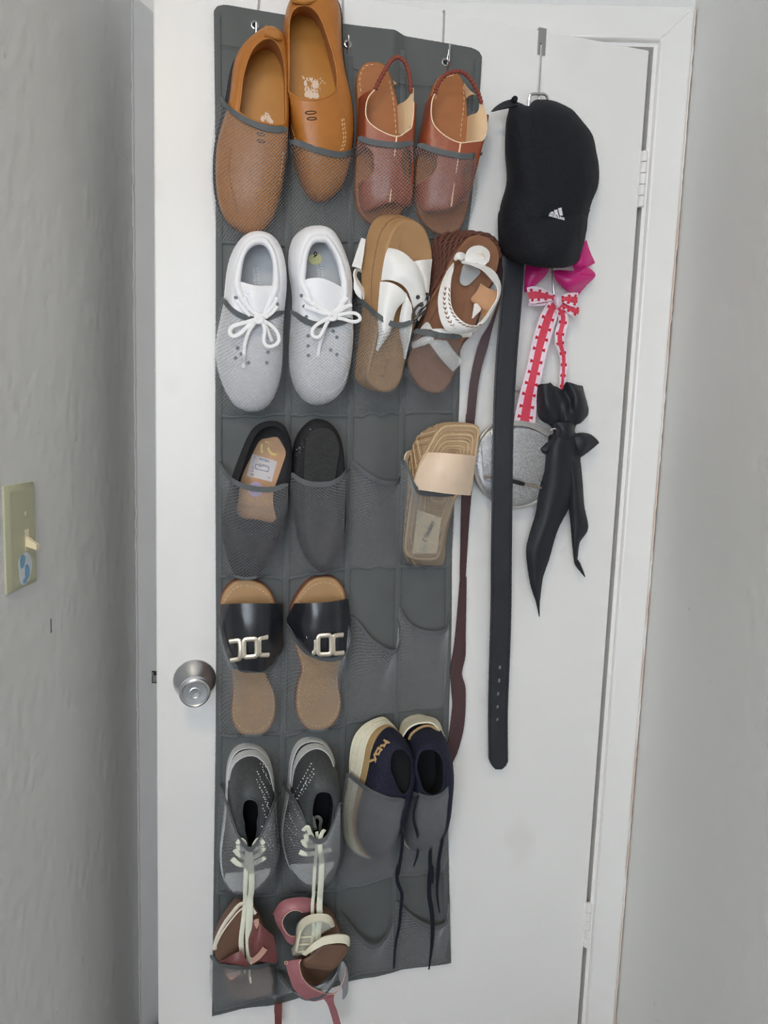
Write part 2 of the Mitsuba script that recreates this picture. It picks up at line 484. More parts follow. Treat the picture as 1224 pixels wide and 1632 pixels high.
# an added, unseen ceiling lamp: round diffuser that warms and brightens the door's upper part
lamp = thing('added_ceiling_lamp', 'added round white ceiling lamp, unseen behind the camera, lighting the door from above', 'lamp')
LC = np.array([0.22, -1.62, CEIL])
part(lamp, 'base', lathe([(0.001, 0.0), (0.23, 0.0), (0.23, 0.03), (0.21, 0.03)], LC, [0, 0, -1]), 'plain_white', door=False)
dif = lathe([(0.21, 0.03), (0.20, 0.05), (0.15, 0.075), (0.07, 0.09), (0.0, 0.093)], LC, [0, 0, -1])
dif.fix_normals()
if dif.face_normals[np.argmin(dif.triangles_center[:, 2])][2] > 0: dif.invert()
scene[lamp + '__diffuser'] = mikit.ply(dif, 'plain_white', smooth=True, emitter={'type': 'area', 'radiance': rgb(ADDED_LAMP_LIGHT)})

# door casing, mitred, and the jamb behind it
IX0, IX1, IZ = -0.012, 0.8260, 2.0405
OX0, OX1, OZ = XL + 0.0005, 0.8799, 2.0936


def casing(outline):
    """outline: four (x, z) corners, counter-clockwise; rounded front edges"""
    c = np.array(outline); o = c.mean(0)
    pts = []
    for y, k in ((0, 0.0), (-0.011, 0.0), (-0.0138, 0.0016), (-0.0145, 0.0042)):
        d = o - c
        n1 = np.sign(d)
        pts.append(np.column_stack([c[:, 0] + n1[:, 0] * k, np.full(4, y), c[:, 1] + n1[:, 1] * k]))
    return trimesh.convex.convex_hull(np.vstack(pts))


struct('trim_1', casing([(OX0, 0), (IX0, 0), (IX0, IZ), (OX0, OZ)]), 'shaded_trim_paint', 'door casing between the left wall and the door, shade toned into its grey')
struct('trim_2', casing([(OX0, OZ), (IX0, IZ), (IX1, IZ), (OX1, OZ)]), 'trim_paint', 'white casing across the top of the door')
struct('trim_3', casing([(IX1, 0), (OX1, 0), (OX1, OZ), (IX1, IZ)]), 'trim_paint', 'white door casing on the hinge side, beside the right wall')
struct('trim_4', cat(box(-0.022, -0.004, -0.001, 0.115, 0, 2.036), box(0.8195, 0.836, -0.001, 0.115, 0, 2.036), box(-0.022, 0.836, -0.001, 0.115, 2.0345, 2.0500),
                     box(-0.004, 0.008, 0.040, 0.075, 0, 2.034), box(0.8075, 0.8195, 0.040, 0.075, 0, 2.034), box(0, 0.8195, 0.040, 0.075, 2.022, 2.0345)), 'trim_paint', 'white door jamb with its stop')
sp = 'trim_1'
part(sp, 'strike_mortise', box(-0.0470, -0.0140, -0.0152, -0.0140, 0.8725, 0.8965), 'dark_hole', 'dark notch of the latch strike', smooth=False, door=False)
part(sp, 'strike_plate', cat(box(-0.0455, -0.0140, -0.0162, -0.0150, 0.8745, 0.8885, 0.0004), box(-0.0465, -0.0425, -0.0172, -0.0155, 0.8865, 0.8945, 0.0006)), 'dull_steel', 'small steel latch strike', smooth=False, door=False)
# ragged paint and caulk along the left corner: thin uneven bead
rng = np.random.default_rng(4)
zz = np.linspace(0.02, 2.3, 240)
bead = np.column_stack([np.full(240, XL + 0.0012) + rng.normal(0, 0.0006, 240), np.full(240, -0.0150), zz])
part(sp, 'caulk_bead', sweep(bead, 0.0022, 0.0022, sides=6, hint=(0, 1, 0)), 'shaded_trim_paint', door=False)
zz = np.linspace(0.02, 2.09, 200)
mat('bare_edge', lambda p, n, uv: mix((0.62, 0.50, 0.43), (0.75, 0.70, 0.66), smoothstep(0.35, 0.7, noise(p.x * 40, p.y * 40, p.z * 18))), 0.7)
bead = np.column_stack([np.full(200, 0.8818) + rng.normal(0, 0.0004, 200), np.full(200, -0.0095), zz])
part('trim_3', 'bare_wood_edge', sweep(bead, 0.0022, 0.0035, sides=6, hint=(0, 1, 0)), 'bare_edge', 'pinkish bare edge where the paint has worn', door=False)

# the door: flat slab standing ajar, hinged on the right
door = struct('door_1', box(0, DOOR_W, 0.012, DOOR_H, -DOOR_T, 0, 0.0018), 'door_paint', 'plain white flush door standing ajar, hung with shoes and belts', door=True)
for z0, z1 in ((1.771, 1.865), (0.358, 0.452)):
    h = numbered('door_1__hinge')
    c = np.array([DOOR_W + 0.0030, 0, 0.0035])
    scene[h] = mikit.ply(box(DOOR_W - 0.006, DOOR_W + 0.0005, z0, z1, -0.0005, 0.0012, 0.0004), 'trim_paint', to_world=T(DOORM.tolist()))
    labels[h] = {'label': 'hinge painted over in white'}
    seg = (z1 - z0) / 5
    for k in range(5):
        a, b = z0 + k * seg + 0.0006, z0 + (k + 1) * seg - 0.0006
        part(h, 'knuckle', lathe([(0.0, a), (0.0052, a), (0.0060, a + 0.0008), (0.0060, b - 0.0008), (0.0052, b), (0.0, b)], c, [0, 1, 0], 20), 'trim_paint')
kc = D([(310, 1083)], 0.0)[0]
knob = numbered('door_1__door_knob')
scene[knob] = mikit.ply(lathe([(0.0, 0.0005), (0.0335, 0.0005), (0.0340, 0.0025), (0.0325, 0.0050), (0.0270, 0.0100), (0.0205, 0.0160), (0.0150, 0.0205), (0.0128, 0.0235), (0.0120, 0.0300)], kc, [0, 0, 1], 64), 'satin_nickel', smooth=30, to_world=T(DOORM.tolist()))
labels[knob] = {'label': 'satin steel door knob with a flared round plate'}
part(knob, 'grip', lathe([(0.0120, 0.030), (0.0128, 0.037), (0.0165, 0.0420), (0.0215, 0.0450), (0.0238, 0.0490), (0.0241, 0.0570), (0.0228, 0.0615), (0.0205, 0.0632), (0.0190, 0.0622), (0.0178, 0.0608), (0.0095, 0.0603), (0.0, 0.0603)], kc, [0, 0, 1], 64), 'satin_nickel', smooth=30)
part(knob, 'lock_button', lathe([(0.0086, 0.0600), (0.0086, 0.0618), (0.0078, 0.0630), (0.0066, 0.0622), (0.0, 0.0618)], kc, [0, 0, 1], 40), 'satin_nickel', smooth=30)

# light switch on the left wall
mat('ivory_plastic', '#a5a68c', 0.42)
mat('toggle_plastic', '#cfc3a4', 0.35)
mat('sticker_white', '#b9c0c6', 0.5)
mat('sticker_blue', '#6a93ad', 0.5)
sw = thing('light_switch', 'beige toggle light switch plate on the left wall, with a small blue and white sticker', 'light switch')
yc, zc = -0.4345, 1.2215
part(sw, 'plate', trimesh.convex.convex_hull(np.array([[XL + x, yc + sy * (0.037 - k), zc + sz * (0.068 - k)] for x, k in ((0, 0), (0.0022, 0.0003), (0.0055, 0.0050), (0.0062, 0.0085)) for sy in (-1, 1) for sz in (-1, 1)])), 'ivory_plastic', door=False)
part(sw, 'toggle_slot', box(XL + 0.006, XL + 0.0066, -0.4310, -0.4215, 1.2020, 1.2300), 'toggle_plastic', smooth=False, door=False)
tog = trimesh.convex.convex_hull(np.array([[XL + x, -0.4263 + sy * 0.0034, z] for x, z in ((0.0064, 1.2075), (0.0064, 1.2205), (0.0200, 1.2035), (0.0200, 1.2105)) for sy in (-1, 1)]))
part(sw, 'toggle', tog, 'toggle_plastic', door=False)
part(sw, 'screw', lathe([(0.0, 0.0062), (0.0040, 0.0062), (0.0036, 0.0072), (0.0, 0.0076)], np.array([XL, -0.4263, 1.2500]), [1, 0, 0], 24), 'ivory_plastic', door=False)


def wall_patch(yz, x0, x1):
    m = trimesh.creation.extrude_polygon(sg.Polygon(yz), x1 - x0, engine='earcut')
    v = m.vertices.copy(); return trimesh.Trimesh(np.column_stack([v[:, 2] + x0, v[:, 0], v[:, 1]]), m.faces, process=False)


a = np.linspace(0, 2 * math.pi, 28, endpoint=False)
blob = lambda cy, cz, ry, rz, s: np.column_stack([cy + ry * np.cos(a) * (1 + 0.12 * np.sin(3 * a + s)), cz + rz * np.sin(a) * (1 + 0.10 * np.sin(2 * a + s))])
st = part(sw, 'sticker', wall_patch(blob(-0.4335, 1.1795, 0.0165, 0.0225, 1.0), XL + 0.0061, XL + 0.0066), 'sticker_white', 'small blue and white sticker', smooth=False, door=False)
part(st, 'blue_print', cat(wall_patch(blob(-0.4400, 1.1900, 0.0070, 0.0090, 0.3), XL + 0.0066, XL + 0.0068), wall_patch(blob(-0.4290, 1.1745, 0.0060, 0.0110, 2.0), XL + 0.0066, XL + 0.0068), wall_patch(blob(-0.4350, 1.1635, 0.0055, 0.0040, 2.0), XL + 0.0066, XL + 0.0068)), 'sticker_blue', smooth=False, door=False)
# scratch on the left wall and two small heaps in the corners at the floor
mat('scratch', (0.12, 0.12, 0.12), 0.9)
part('wall_left', 'scratch_mark', box(XL, XL + 0.0004, -0.355, -0.352, 1.070, 1.090), 'scratch', smooth=False, door=False)


def heap(c, r, seed, f=9):
    m = trimesh.creation.icosphere(4)
    v = m.vertices * r + c
    d = meshkit.fbm(v * f, 4, seed) - 0.5
    v = v + m.vertices * (d * 0.11)[:, None]
    v[:, 2] = np.maximum(v[:, 2], 0.001)
    return trimesh.Trimesh(v, m.faces)


mat('grey_fleece', lambda p, n, uv: mix((0.055, 0.055, 0.055), (0.12, 0.115, 0.11), noise(p.x * 160, p.y * 160, p.z * 160)), 0.95, 0.1, bump=lambda p, n, uv: noise(p.x * 200, p.y * 200, p.z * 200) * 0.003)
mat('pink_cloth', '#8b6a6e', 0.9)
b = thing('fabric_bundle', 'dark grey fuzzy cloth heaped in the corner by the left wall', 'cloth')
part(b, 'heap', heap(np.array([-0.005, -0.085, 0.095]), np.array([0.060, 0.060, 0.105]), 3), 'grey_fleece', smooth=True, door=False)
b = thing('fabric_bundle', 'pink cloth heaped in the corner at the foot of the right wall', 'cloth')
part(b, 'heap', heap(np.array([0.845, -0.075, 0.09]), np.array([0.035, 0.04, 0.10]), 5), 'pink_cloth', smooth=True, door=False)

# ================================================================== the over-door shoe organiser (pockets follow once the shoes stand in them)
def cloth_bump(p, n, uv):
    return fbm(p.x * 14, p.y * 14, p.z * 9, 3) * 0.004 + noise(p.x * 900, p.y * 900, p.z * 900) * 0.00008


mat('grey_cloth', lambda p, n, uv: mix((0.078, 0.085, 0.084), (0.108, 0.115, 0.113), fbm(p.x * 20, p.y * 20, p.z * 12, 3)), 0.6, 0.35, sheen=0.3, bump=cloth_bump)
mat('grey_binding', '#505354', 0.6, 0.3)
mat('net_thread', '#86888a', 0.55, 0.3)
org = thing('shoe_organizer', 'grey fabric over-door shoe organizer with see-through mesh pockets', 'shoe organizer')
LE = PX('341,10 344,90 345,200 345,420 344,700 345,1000 344,1200 341,1400 338,1600')
RE = PX('768,84 764,150 753,300 735,455 731,650 721,860 719,1000 713,1200 715,1400 718,1533')
le, re = D(LE, 0.004), D(RE, 0.004)
fl, fr = PchipInterpolator(le[::-1, 1], le[::-1, 0], extrapolate=True), PchipInterpolator(re[::-1, 1], re[::-1, 0], extrapolate=True)
BOT = D(PX('340,1617 368,1610 400,1606 445,1595 500,1580 553,1563 600,1556 629,1545 690,1538 718,1533'), 0.004)
TOPV = 1.982
nu, nv = 90, 170
s = np.linspace(0, 1, nu)
pan = np.zeros((nv, nu, 3))
for i, r in enumerate(np.linspace(0, 1, nv)):
    vb = np.interp(s, np.linspace(0, 1, len(BOT)), BOT[:, 1])
    v = TOPV + (vb - TOPV) * r
    corner = 0.014
    uu = fl(v) + (fr(v) - fl(v)) * s
    pan[i] = np.column_stack([uu, v, np.full(nu, 0.0036)])
crease = 0.645
vv, ss = pan[..., 1], np.broadcast_to(s, pan.shape[:2])
fold = np.clip((vv - 1.80) / 0.18, 0, 1) ** 1.3
ridge = np.where(ss < crease, (ss / crease) ** 3, np.maximum(0, 1 - (ss - crease) * 22) * 1.0)
pan[..., 2] += fold * 0.013 * ridge
pan[..., 2] += (1 - fold) * 0.0012 * (1 + np.sin(ss * 26 + vv * 3)) + 0.0015 * meshkit.fbm(np.stack([ss * 6, vv * 5, vv * 0], -1), 3)
# rounded upper corners
for j in list(range(0, 5)) + list(range(nu - 5, nu)):
    e = min(j, nu - 1 - j) / 5
    pan[:6, j, 1] -= (1 - math.sqrt(1 - (1 - e) ** 2)) * 0.011 * np.linspace(1, 0, 6)
part(org, 'back_panel', thicken(grid(pan[::-1]), 0.0016), 'grey_cloth', smooth=60)


def panel_w(u, v):
    s_ = (u - fl(v)) / (fr(v) - fl(v))
    i = np.clip(((TOPV - v) / (TOPV - 0.36) * (nv - 1)).astype(int), 0, nv - 1)
    return pan[i, np.clip((s_ * (nu - 1)).astype(int), 0, nu - 1), 2]


def strip(px, width, w, t=0.0012, n=80):
    c = D(spl(px, n, False), w)
    return sweep(c, width / 2, t / 2, sides=8)


for px in ('346,20 348,200 349,420 348,700 349,1000 348,1200 345,1400 343,1600', '457,60 458,200 459,400 459,640 458,800 455,1000 450,1200 444,1440 440,1585',
           '559,90 560,250 559,440 559,660 556,800 553,950 548,1120 543,1300 538,1545', '642,80 642,300 642,500 641,660 638,800 634,960 632,1110 629,1300 628,1543',
           '763,95 758,160 748,310 730,460 726,650 716,860 714,1000 709,1200 710,1400 713,1528'):
    part(org, 'seam_binding', strip(PX(px), 0.0095, 0.0092), 'grey_binding')
for px in ('350,70 400,78 456,86', '562,108 600,121 640,133', '642,134 690,137 752,141'):
    part(org, 'header_seam', strip(PX(px), 0.0012, 0.0125, 0.0008), 'grey_binding')
GR = [(406, 41), (554, 71), (709, 100)]
for g in GR:
    c = D([g], 0.0)[0]; c[2] = panel_w(np.array([c[0]]), np.array([c[1]]))[0]
    c = D([g], c[2])[0]
    ang = np.linspace(0, 2 * math.pi, 24)
    part(org, 'grommet', lathe([(0.0036, 0.0), (0.0034, 0.0018), (0.0042, 0.0028), (0.0058, 0.0024), (0.0068, 0.0006)], c, [0, 0, 1], 28), 'bright_steel')
    part(org, 'grommet_hole', lathe([(0.0, 0.0012), (0.0036, 0.0012)], c, [0, 0, 1], 20), 'dark_hole')


def over_door_hook(i, label, top_px, front):
    h = thing('over_door_hook', label, 'hook', 'wire hooks over the door top')
    tu = D([top_px], 0.0015)[0][0]
    back = [[tu, DOOR_H - 0.05, -DOOR_T - 0.002], [tu, DOOR_H + 0.0008, -DOOR_T - 0.002], [tu, DOOR_H + 0.0012, 0.0010], [tu, DOOR_H - 0.004, 0.0022]]
    f = D(front, 0.0022); f[:, 2] = [0.0022] * (len(f) - 4) + [0.0035, 0.016, 0.020, 0.0135]
    P3 = np.vstack([back, f])
    part(h, 'wire', sweep(P3, 0.0016, 0.0011, sides=8), 'bright_steel')


over_door_hook(0, 'steel wire hook holding the left corner of the shoe organizer', (416, -34), PX('411,20 409,60 410,64 407,60 407,46 406,42'))
over_door_hook(1, 'steel wire hook holding the shoe organizer beside the second tan loafer', (546, -9), PX('548,40 552,88 554,92 553,80 552,66 554,72'))
over_door_hook(2, 'steel wire hook holding the shoe organizer above the right slingback sandal', (708, 18), PX('706,74 709,116 711,116 711,104 711,78 709,100'))

# ================================================================== shoes, row by row from the top
def leather(name, h, h2, rough=0.42, grain=1.0, spec=0.5):
    a, b = col(h), col(h2)
    mat(name, lambda p, n, uv: mix(a, b, fbm(p.x * 45, p.y * 45, p.z * 45, 3)), rough, spec, bump=lambda p, n, uv: (noise(p.x * 420, p.y * 420, p.z * 420) + fbm(p.x * 60, p.y * 60, p.z * 60, 2) * 2) * 0.00022 * grain)


leather('tan_leather', '#945a20', '#a2662b')
leather('tan_lining', '#8a562c', '#9c6533', 0.6)
leather('tan_edge', '#9c6428', '#a46c30', 0.5)
mat('black_rubber', '#242326', 0.6, 0.3)
mat('stitch_cream', '#cdbb95', 0.7, 0.2)
mat('stitch_dark', '#4a3526', 0.7, 0.2)
WORN = np.append(DORG[:2], 0) + DU * D([(497, 142)], 0.02)[0][0] + np.array([0, 0, D([(497, 142)], 0.02)[0][1]]) + DN * 0.02
WORN1 = np.append(DORG[:2], 0) + DU * D([(425, 190)], 0.02)[0][0] + np.array([0, 0, D([(425, 190)], 0.02)[0][1]]) + DN * 0.02


def insole_color(p, n, uv):
    base = mix(col('#9e692b'), col('#ae7b3c'), fbm(p.x * 30, p.y * 30, p.z * 16, 3))

    def worn(c, rx, rz):
        d = dr.sqrt(dr.square((p.x - c[0]) / rx) + dr.square((p.z - c[2]) / rz))
        flake = fbm(p.x * 230, p.y * 230, p.z * 130, 3)
        return smoothstep(0.50, 0.60, flake + (1 - d) * 0.45 - 0.22)
    return mix(base, col('#d5c3b0'), dr.maximum(worn(WORN, 0.020, 0.032) * 0.9, worn(WORN1, 0.016, 0.012) * 0.8))


mat('worn_insole', insole_color, 0.33, 0.5)


def loafer(label, O, Kc, wO, wK, sole_px, tab, slots, stitch_l, stitch_r, hook_tab, wf):
    t = thing('loafer', label, 'shoe', 'tan leather loafers')
    skin, lining = shoe_skin(O, Kc, wO, wK, wf, lip=0.003)
    part(t, 'upper', skin, 'tan_leather', smooth=50)
    part(t, 'lining', lining, 'tan_lining', 'darker brown leather lining', smooth=50)
    part(t, 'outsole', plate(sole_px, 0.004, 0.013, 0.002, grow=0.0015), 'black_rubber', 'black rubber sole')
    ip = spl(O, 120); top = D(ip, wf); c = top.mean(0); top[:, :2] = c[:2] + (top[:, :2] - c[:2]) * [0.93, 0.96]
    bot = top.copy(); bot[:, 2] -= 0.003
    part(t, 'insole', slab(top, bot, 0.001), 'worn_insole', 'worn golden leather insole')
    part(t, 'heel_tab', sheet(tab, 0.0030, 8, 12), 'tan_edge')
    for sl in slots:
        part(t, 'strap_slot', skin_cord(t, sl[0], 0.0007, 1.0, 0.0004, 30), 'stitch_dark')
    for st in stitch_l + stitch_r:
        part(t, 'stitching', stitches(st[0], hit_w(t, spl(st[0], 400, False), 0.0002), 0.0032, 0.0026, 0.00055), st[2])
    return t


O1 = A('515,225 395,275 292,370 236,520 205,760 132,1020 110,1250 150,1550 260,1690 405,1735 535,1620 605,1380 632,1150 650,900 650,650 640,420 600,280')
K1 = A('512,275 405,330 345,440 305,580 285,760 280,835 305,858 360,890 420,910 470,922 530,935 590,938 628,925 640,850 640,680 625,470 580,330')
wK1 = [.072, .070, .066, .062, .060, .060, .062, .066, .070, .072, .072, .070, .066, .062, .062, .064, .070]
shift = np.array([-14.0, 2.0])
sole1 = PX('425,58 397,72 377,96 368,130 362,165 349,215 344,268 352,328 375,360 407,369 434,345 449,295 455,245 459,190 458,120 452,78') + [-3, 1]
oval = lambda cx, cy, rx, ry, rot=0: np.array([[cx + rx * math.cos(b) * math.cos(rot) - ry * math.sin(b) * math.sin(rot), cy + rx * math.cos(b) * math.sin(rot) + ry * math.sin(b) * math.cos(rot)] for b in np.linspace(0, 2 * math.pi, 17)])
loafer('tan leather slip-on loafer with a pull tab, lower of the pair at the top left', O1, K1, 0.030, wK1, sole1,
       [(A('478,196 530,212 585,240 605,262'), [.058, .062, .062, .056]), (A('470,255 525,272 575,290 596,300'), [.074, .077, .077, .070])],
       [(oval(415.5, 214, 6, 2.0, 0.2), .0795), (oval(416, 225, 6, 2.0, 0.2), .0795)],
       [(A('222,1100 212,1280 235,1420 280,1600'), [.060] * 400, 'stitch_dark')], [(A('612,1130 600,1250 580,1380'), .056, 'stitch_cream')], None, 0.018)
O2 = A('830,-110 715,-60 640,60 612,250 615,480 640,720 665,900 690,1080 720,1250 790,1420 875,1487 960,1470 1050,1380 1110,1180 1130,950 1110,750 1060,520 1040,250 1020,50 940,-70')
K2 = A('760,30 705,48 665,110 650,270 648,480 648,640 652,690 690,720 735,742 790,752 850,752 905,742 955,720 1000,690 1020,640 1018,540 990,400 940,250 880,110 820,45')
wK2 = [.074, .072, .070, .066, .064, .064, .066, .072, .077, .080, .081, .080, .077, .072, .066, .064, .066, .068, .072, .074]
sole2 = PX('500,-22 472,-10 458,20 452,60 453,110 458,160 465,215 475,262 490,298 509,316 528,312 547,292 559,250 563,200 559,155 550,110 545,50 540,5 522,-16')
loafer('tan leather loafer with a peeling insole, higher of the pair, cut by the photo edge', O2, K2, 0.030, wK2, sole2,
       [(A('665,-60 740,-40 820,-35 900,-50'), [.060, .066, .066, .060]), (A('668,5 740,22 800,22 850,10'), [.076, .079, .079, .074])],
       [(oval(495, 179.5, 8.5, 2.4, -0.05), .0845), (oval(497, 189, 7.5, 2.2, -0.02), .0845)],
       [(A('668,930 695,1010 715,1090'), .062, 'stitch_cream')], [(A('1062,880 1072,960 1075,1040 1050,1130'), .068, 'stitch_cream'), (A('1048,885 1056,960 1060,1040 1036,1130'), .071, 'stitch_cream')], None, 0.018)

# --- slingback sandals
leather('russet_leather', '#8d4a30', '#7c3d29', 0.36)
leather('russet_insole', '#8e5630', '#9a633a', 0.5)
mat('cream_lining', '#c9ab86', 0.6, 0.3)
mat('cream_edge', '#d8c3a6', 0.6, 0.3)
leather('russet_elastic', '#6d2f25', '#7c3a2c', 0.65)


def slingback(label, foot, Oe, Ke, wO, wK, ridge, cream, slot, strap, strap_w, cutouts, seams):
    t = thing('slingback_sandal', label, 'sandal', 'russet slingback sandals')
    part(t, 'sole', plate(foot, 0.004, 0.020, 0.003), 'russet_insole', 'light brown leather footbed')
    tt, o, k = ring2(Oe, Ke, 220, False)
    o3, k3 = D(o, arr(wO, tt, 220, False)), D(k, arr(wK, tt, 220, False))
    rows = []
    for r in np.linspace(0, 1, 90):
        q = o3 + (k3 - o3) * (1 - math.cos(r * math.pi / 2)) ** 0.85
        q[:, 2] = o3[:, 2] + (k3[:, 2] - o3[:, 2]) * math.sin(r * math.pi / 2)
        rows.append(q)
    rows = np.array(rows)
    g = grid(rows)
    import shapely
    keep = np.ones(len(g.faces), bool)
    for cpx, cw in cutouts:
        q = D(spl(cpx, 40), cw)[:, :2]
        keep &= ~shapely.contains_xy(sg.Polygon(q), *g.triangles_center[:, :2].T)
    g.update_faces(keep)
    part(t, 'front_band', thicken(g, 0.0018), 'russet_leather', smooth=50)
    e = rows[-1].copy(); e[:, 2] += 0.0006
    part(t, 'piping', sweep(e, 0.0010, 0.0010, sides=6), 'cream_edge', 'cream edging')
    part(t, 'centre_seam', cord(*ridge, 0.0013, n=40, sides=6), 'cream_edge')
    part(t, 'side_lining', sheet(cream, 0.0014, 110, 110, cut=[(spl(slot[0], 60), slot[1])]), 'cream_lining', 'cream lining of the side wall')
    P3 = D(spl(strap, 120, False), np.interp(np.linspace(0, 1, 120), np.linspace(0, 1, len(strap_w)), strap_w))
    rr = 0.0030 + 0.0006 * np.sin(np.arange(120) * 1.05)
    part(t, 'heel_strap', sweep(P3, rr, rr, sides=10), 'russet_elastic', 'ruffled elastic heel strap', smooth=60)
    for sp_, w_ in seams:
        part(t, 'stitching', stitches(sp_, w_, 0.0045, 0.0035, 0.0006), 'stitch_cream')
    return t


FA = B('255,455 190,470 145,540 132,640 140,760 140,1000 125,1250 135,1500 190,1620 290,1670 400,1640 480,1560 520,1400 530,1200 500,1000 450,800 410,640 370,520 320,465')
slingback('russet brown open-toe slingback sandal, left one of the pair in the top row', FA,
          B('148,735 146,900 136,1150 150,1400 175,1560 270,1540 380,1502 450,1512 520,1530 535,1250 545,1000 556,820'),
          B('272,662 225,715 203,780 200,850 225,910 300,968 430,1015 480,995 515,970 540,940 552,860 556,760'),
          [.020, .020, .022, .024, .030, .044, .052, .046, .032, .024, .022, .022], [.048, .050, .052, .054, .056, .060, .064, .062, .059, .057, .056, .055],
          (B('430,1015 410,1180 395,1340 380,1500'), np.linspace(.066, .056, 40)),
          [(B('405,600 428,700 440,850 446,1000'), [.021] * 4), (B('470,640 480,760 486,880 478,995'), [.036, .040, .042, .044]), (B('556,655 556,770 550,890 500,985'), [.055, .056, .057, .060])],
          (B('425,600 512,640 512,735 478,765 450,745 432,690'), .038),
          B('270,665 305,590 350,510 395,445 440,425 485,455 515,520 530,600 535,690'), [.050, .052, .054, .056, .057, .057, .056, .056, .055],
          [(B('165,1110 225,1150 242,1230 235,1310 150,1350 140,1200'), .040), (B('470,1130 510,1120 540,1220 515,1330 455,1260'), .050)],
          [(B('255,482 195,495 160,560 158,650 175,720'), .0206), (B('375,600 400,720 415,850 425,990'), .0206)])
FB = B('850,528 770,548 705,640 672,760 640,900 600,1100 570,1350 590,1560 660,1680 790,1745 880,1720 945,1600 985,1400 1000,1200 985,1000 960,850 950,700 925,600 890,545')
slingback('russet brown open-toe slingback sandal, right one of the pair in the top row', FB,
          B('645,770 615,950 592,1050 575,1250 575,1400 620,1555 720,1560 835,1540 900,1500 965,1440 1000,1200 1050,1040 1090,900'),
          B('718,690 695,740 686,800 690,880 715,940 775,1000 830,1035 905,1062 960,1058 1030,1050 1078,1030 1098,950 1092,850'),
          [.020, .020, .020, .022, .026, .040, .050, .056, .048, .034, .026, .024, .024], [.050, .052, .054, .056, .058, .061, .064, .066, .064, .061, .058, .056, .055],
          (B('905,1062 880,1220 855,1380 835,1538'), np.linspace(.068, .060, 40)),
          [(B('930,620 950,760 955,900 945,1055'), [.021] * 4), (B('985,680 1005,790 1015,900 1010,1055'), [.038, .042, .044, .046]), (B('1055,720 1085,820 1098,930 1080,1035'), [.052, .054, .056, .058])],
          (B('950,690 1030,740 1025,830 1008,852 985,830 960,760'), .040),
          B('715,695 735,630 790,560 870,530 940,550 1000,620 1040,700 1060,770'), [.050, .053, .055, .057, .057, .056, .055, .054],
          [(B('600,1130 690,1160 700,1240 665,1330 575,1360 565,1230'), .040), (B('930,1190 975,1200 985,1330 955,1420 905,1350 900,1270'), .050)],
          [(B('855,560 790,580 740,650 715,760'), .0206), (B('925,640 930,760 915,900 900,1040'), .0206), (B('820,562 870,570'), .0206)])

# ------------------------------------------------------------------ second row
def perf(p, n, uv):
    return noise(p.x * 300, p.y * 300, p.z * 300) * 0.0002


mat('white_leather', lambda p, n, uv: mix((0.72, 0.72, 0.745), (0.78, 0.78, 0.80), fbm(p.x * 30, p.y * 30, p.z * 30, 3)), 0.45, 0.4, bump=perf)
mat('white_padding', '#d4d5de', 0.75, 0.3, sheen=0.3)
mat('white_rubber', (0.74, 0.74, 0.76), 0.5, 0.4)
mat('lace_white', '#d8d8d8', 0.8, 0.2, bump=lambda p, n, uv: noise(p.x * 900, p.y * 900, p.z * 900) * 0.0004)
mat('grey_insole', '#a6a8a8', 0.8, 0.2)
mat('silver_print', '#c7c9ca', 0.35, 0.5)
mat('eyelet_dark', '#6d7078', 0.5, 0.3)


def faint_print(px, w):
    """two short columns of worn, unreadable print"""
    r = np.random.default_rng(8); out = []
    for c in range(2):
        for k in range(7):
            q = np.array([px[0] - 3 + c * 6 + k * 0.5, px[1] - 12 + k * 4])
            d = np.array([[-2.2, r.uniform(-1, 1)], [2.2, r.uniform(-1, 1)]])
            out.append(cord(q + d, w, .0006, .4, n=4, sides=5))
    return cat(*out)


def sneaker(label, O, Kc, wK, tongue, lace_rows, bow, holes, toe_seam, extra):
    t = thing('white_sneaker', label, 'shoe', 'white lace-up sneakers')
    skin, lining = shoe_skin(O, Kc, .036, wK, .031, lip=.011, fx=0.9, spread=0.10)
    part(t, 'upper', skin, 'white_leather', smooth=50)
    part(t, 'padded_lining', lining, 'white_padding', smooth=50)
    s3 = D(spl(O, 120), .034)
    bot = s3.copy(); bot[:, 2] = .004
    c = s3.mean(0); bot[:, :2] = c[:2] + (bot[:, :2] - c[:2]) * [0.95, 0.975]
    top = s3.copy(); top[:, 2] = .028
    part(t, 'midsole', slab(top, bot, .003, grow=.0012), 'white_rubber')
    ip = D(spl(O, 100), .032); c = ip.mean(0); ip[:, :2] = c[:2] + (ip[:, :2] - c[:2]) * [.84, .90]
    b2 = ip.copy(); b2[:, 2] -= .003
    part(t, 'insole', slab(ip, b2, .001), 'grey_insole', 'grey insole')
    part(t, 'tongue', sheet(tongue, .0055, 24, 24), 'white_leather', smooth=50)
    for px, w, r in lace_rows:
        part(t, 'lace', cord(px, w, r, 0.35, n=40, sides=8), 'lace_white')
    for px, w, r in bow:
        part(t, 'lace_bow', cord(px, w, r, 0.42, n=70, sides=8), 'lace_white')
    for x, w in holes:
        c = hit(t, [x], .0004)[0]
        part(t, 'eyelet', lathe([(0.0, .0006), (.0014, .0006), (.0019, .0012), (.0024, .0006), (.0026, -.001)], c, [0, 0, 1], 14), 'eyelet_dark')
    for px, w in toe_seam:
        part(t, 'seam', skin_cord(t, px, .0008, 1.0, .0002, 50), 'eyelet_dark' if False else 'white_padding')
    extra(t)
    return t


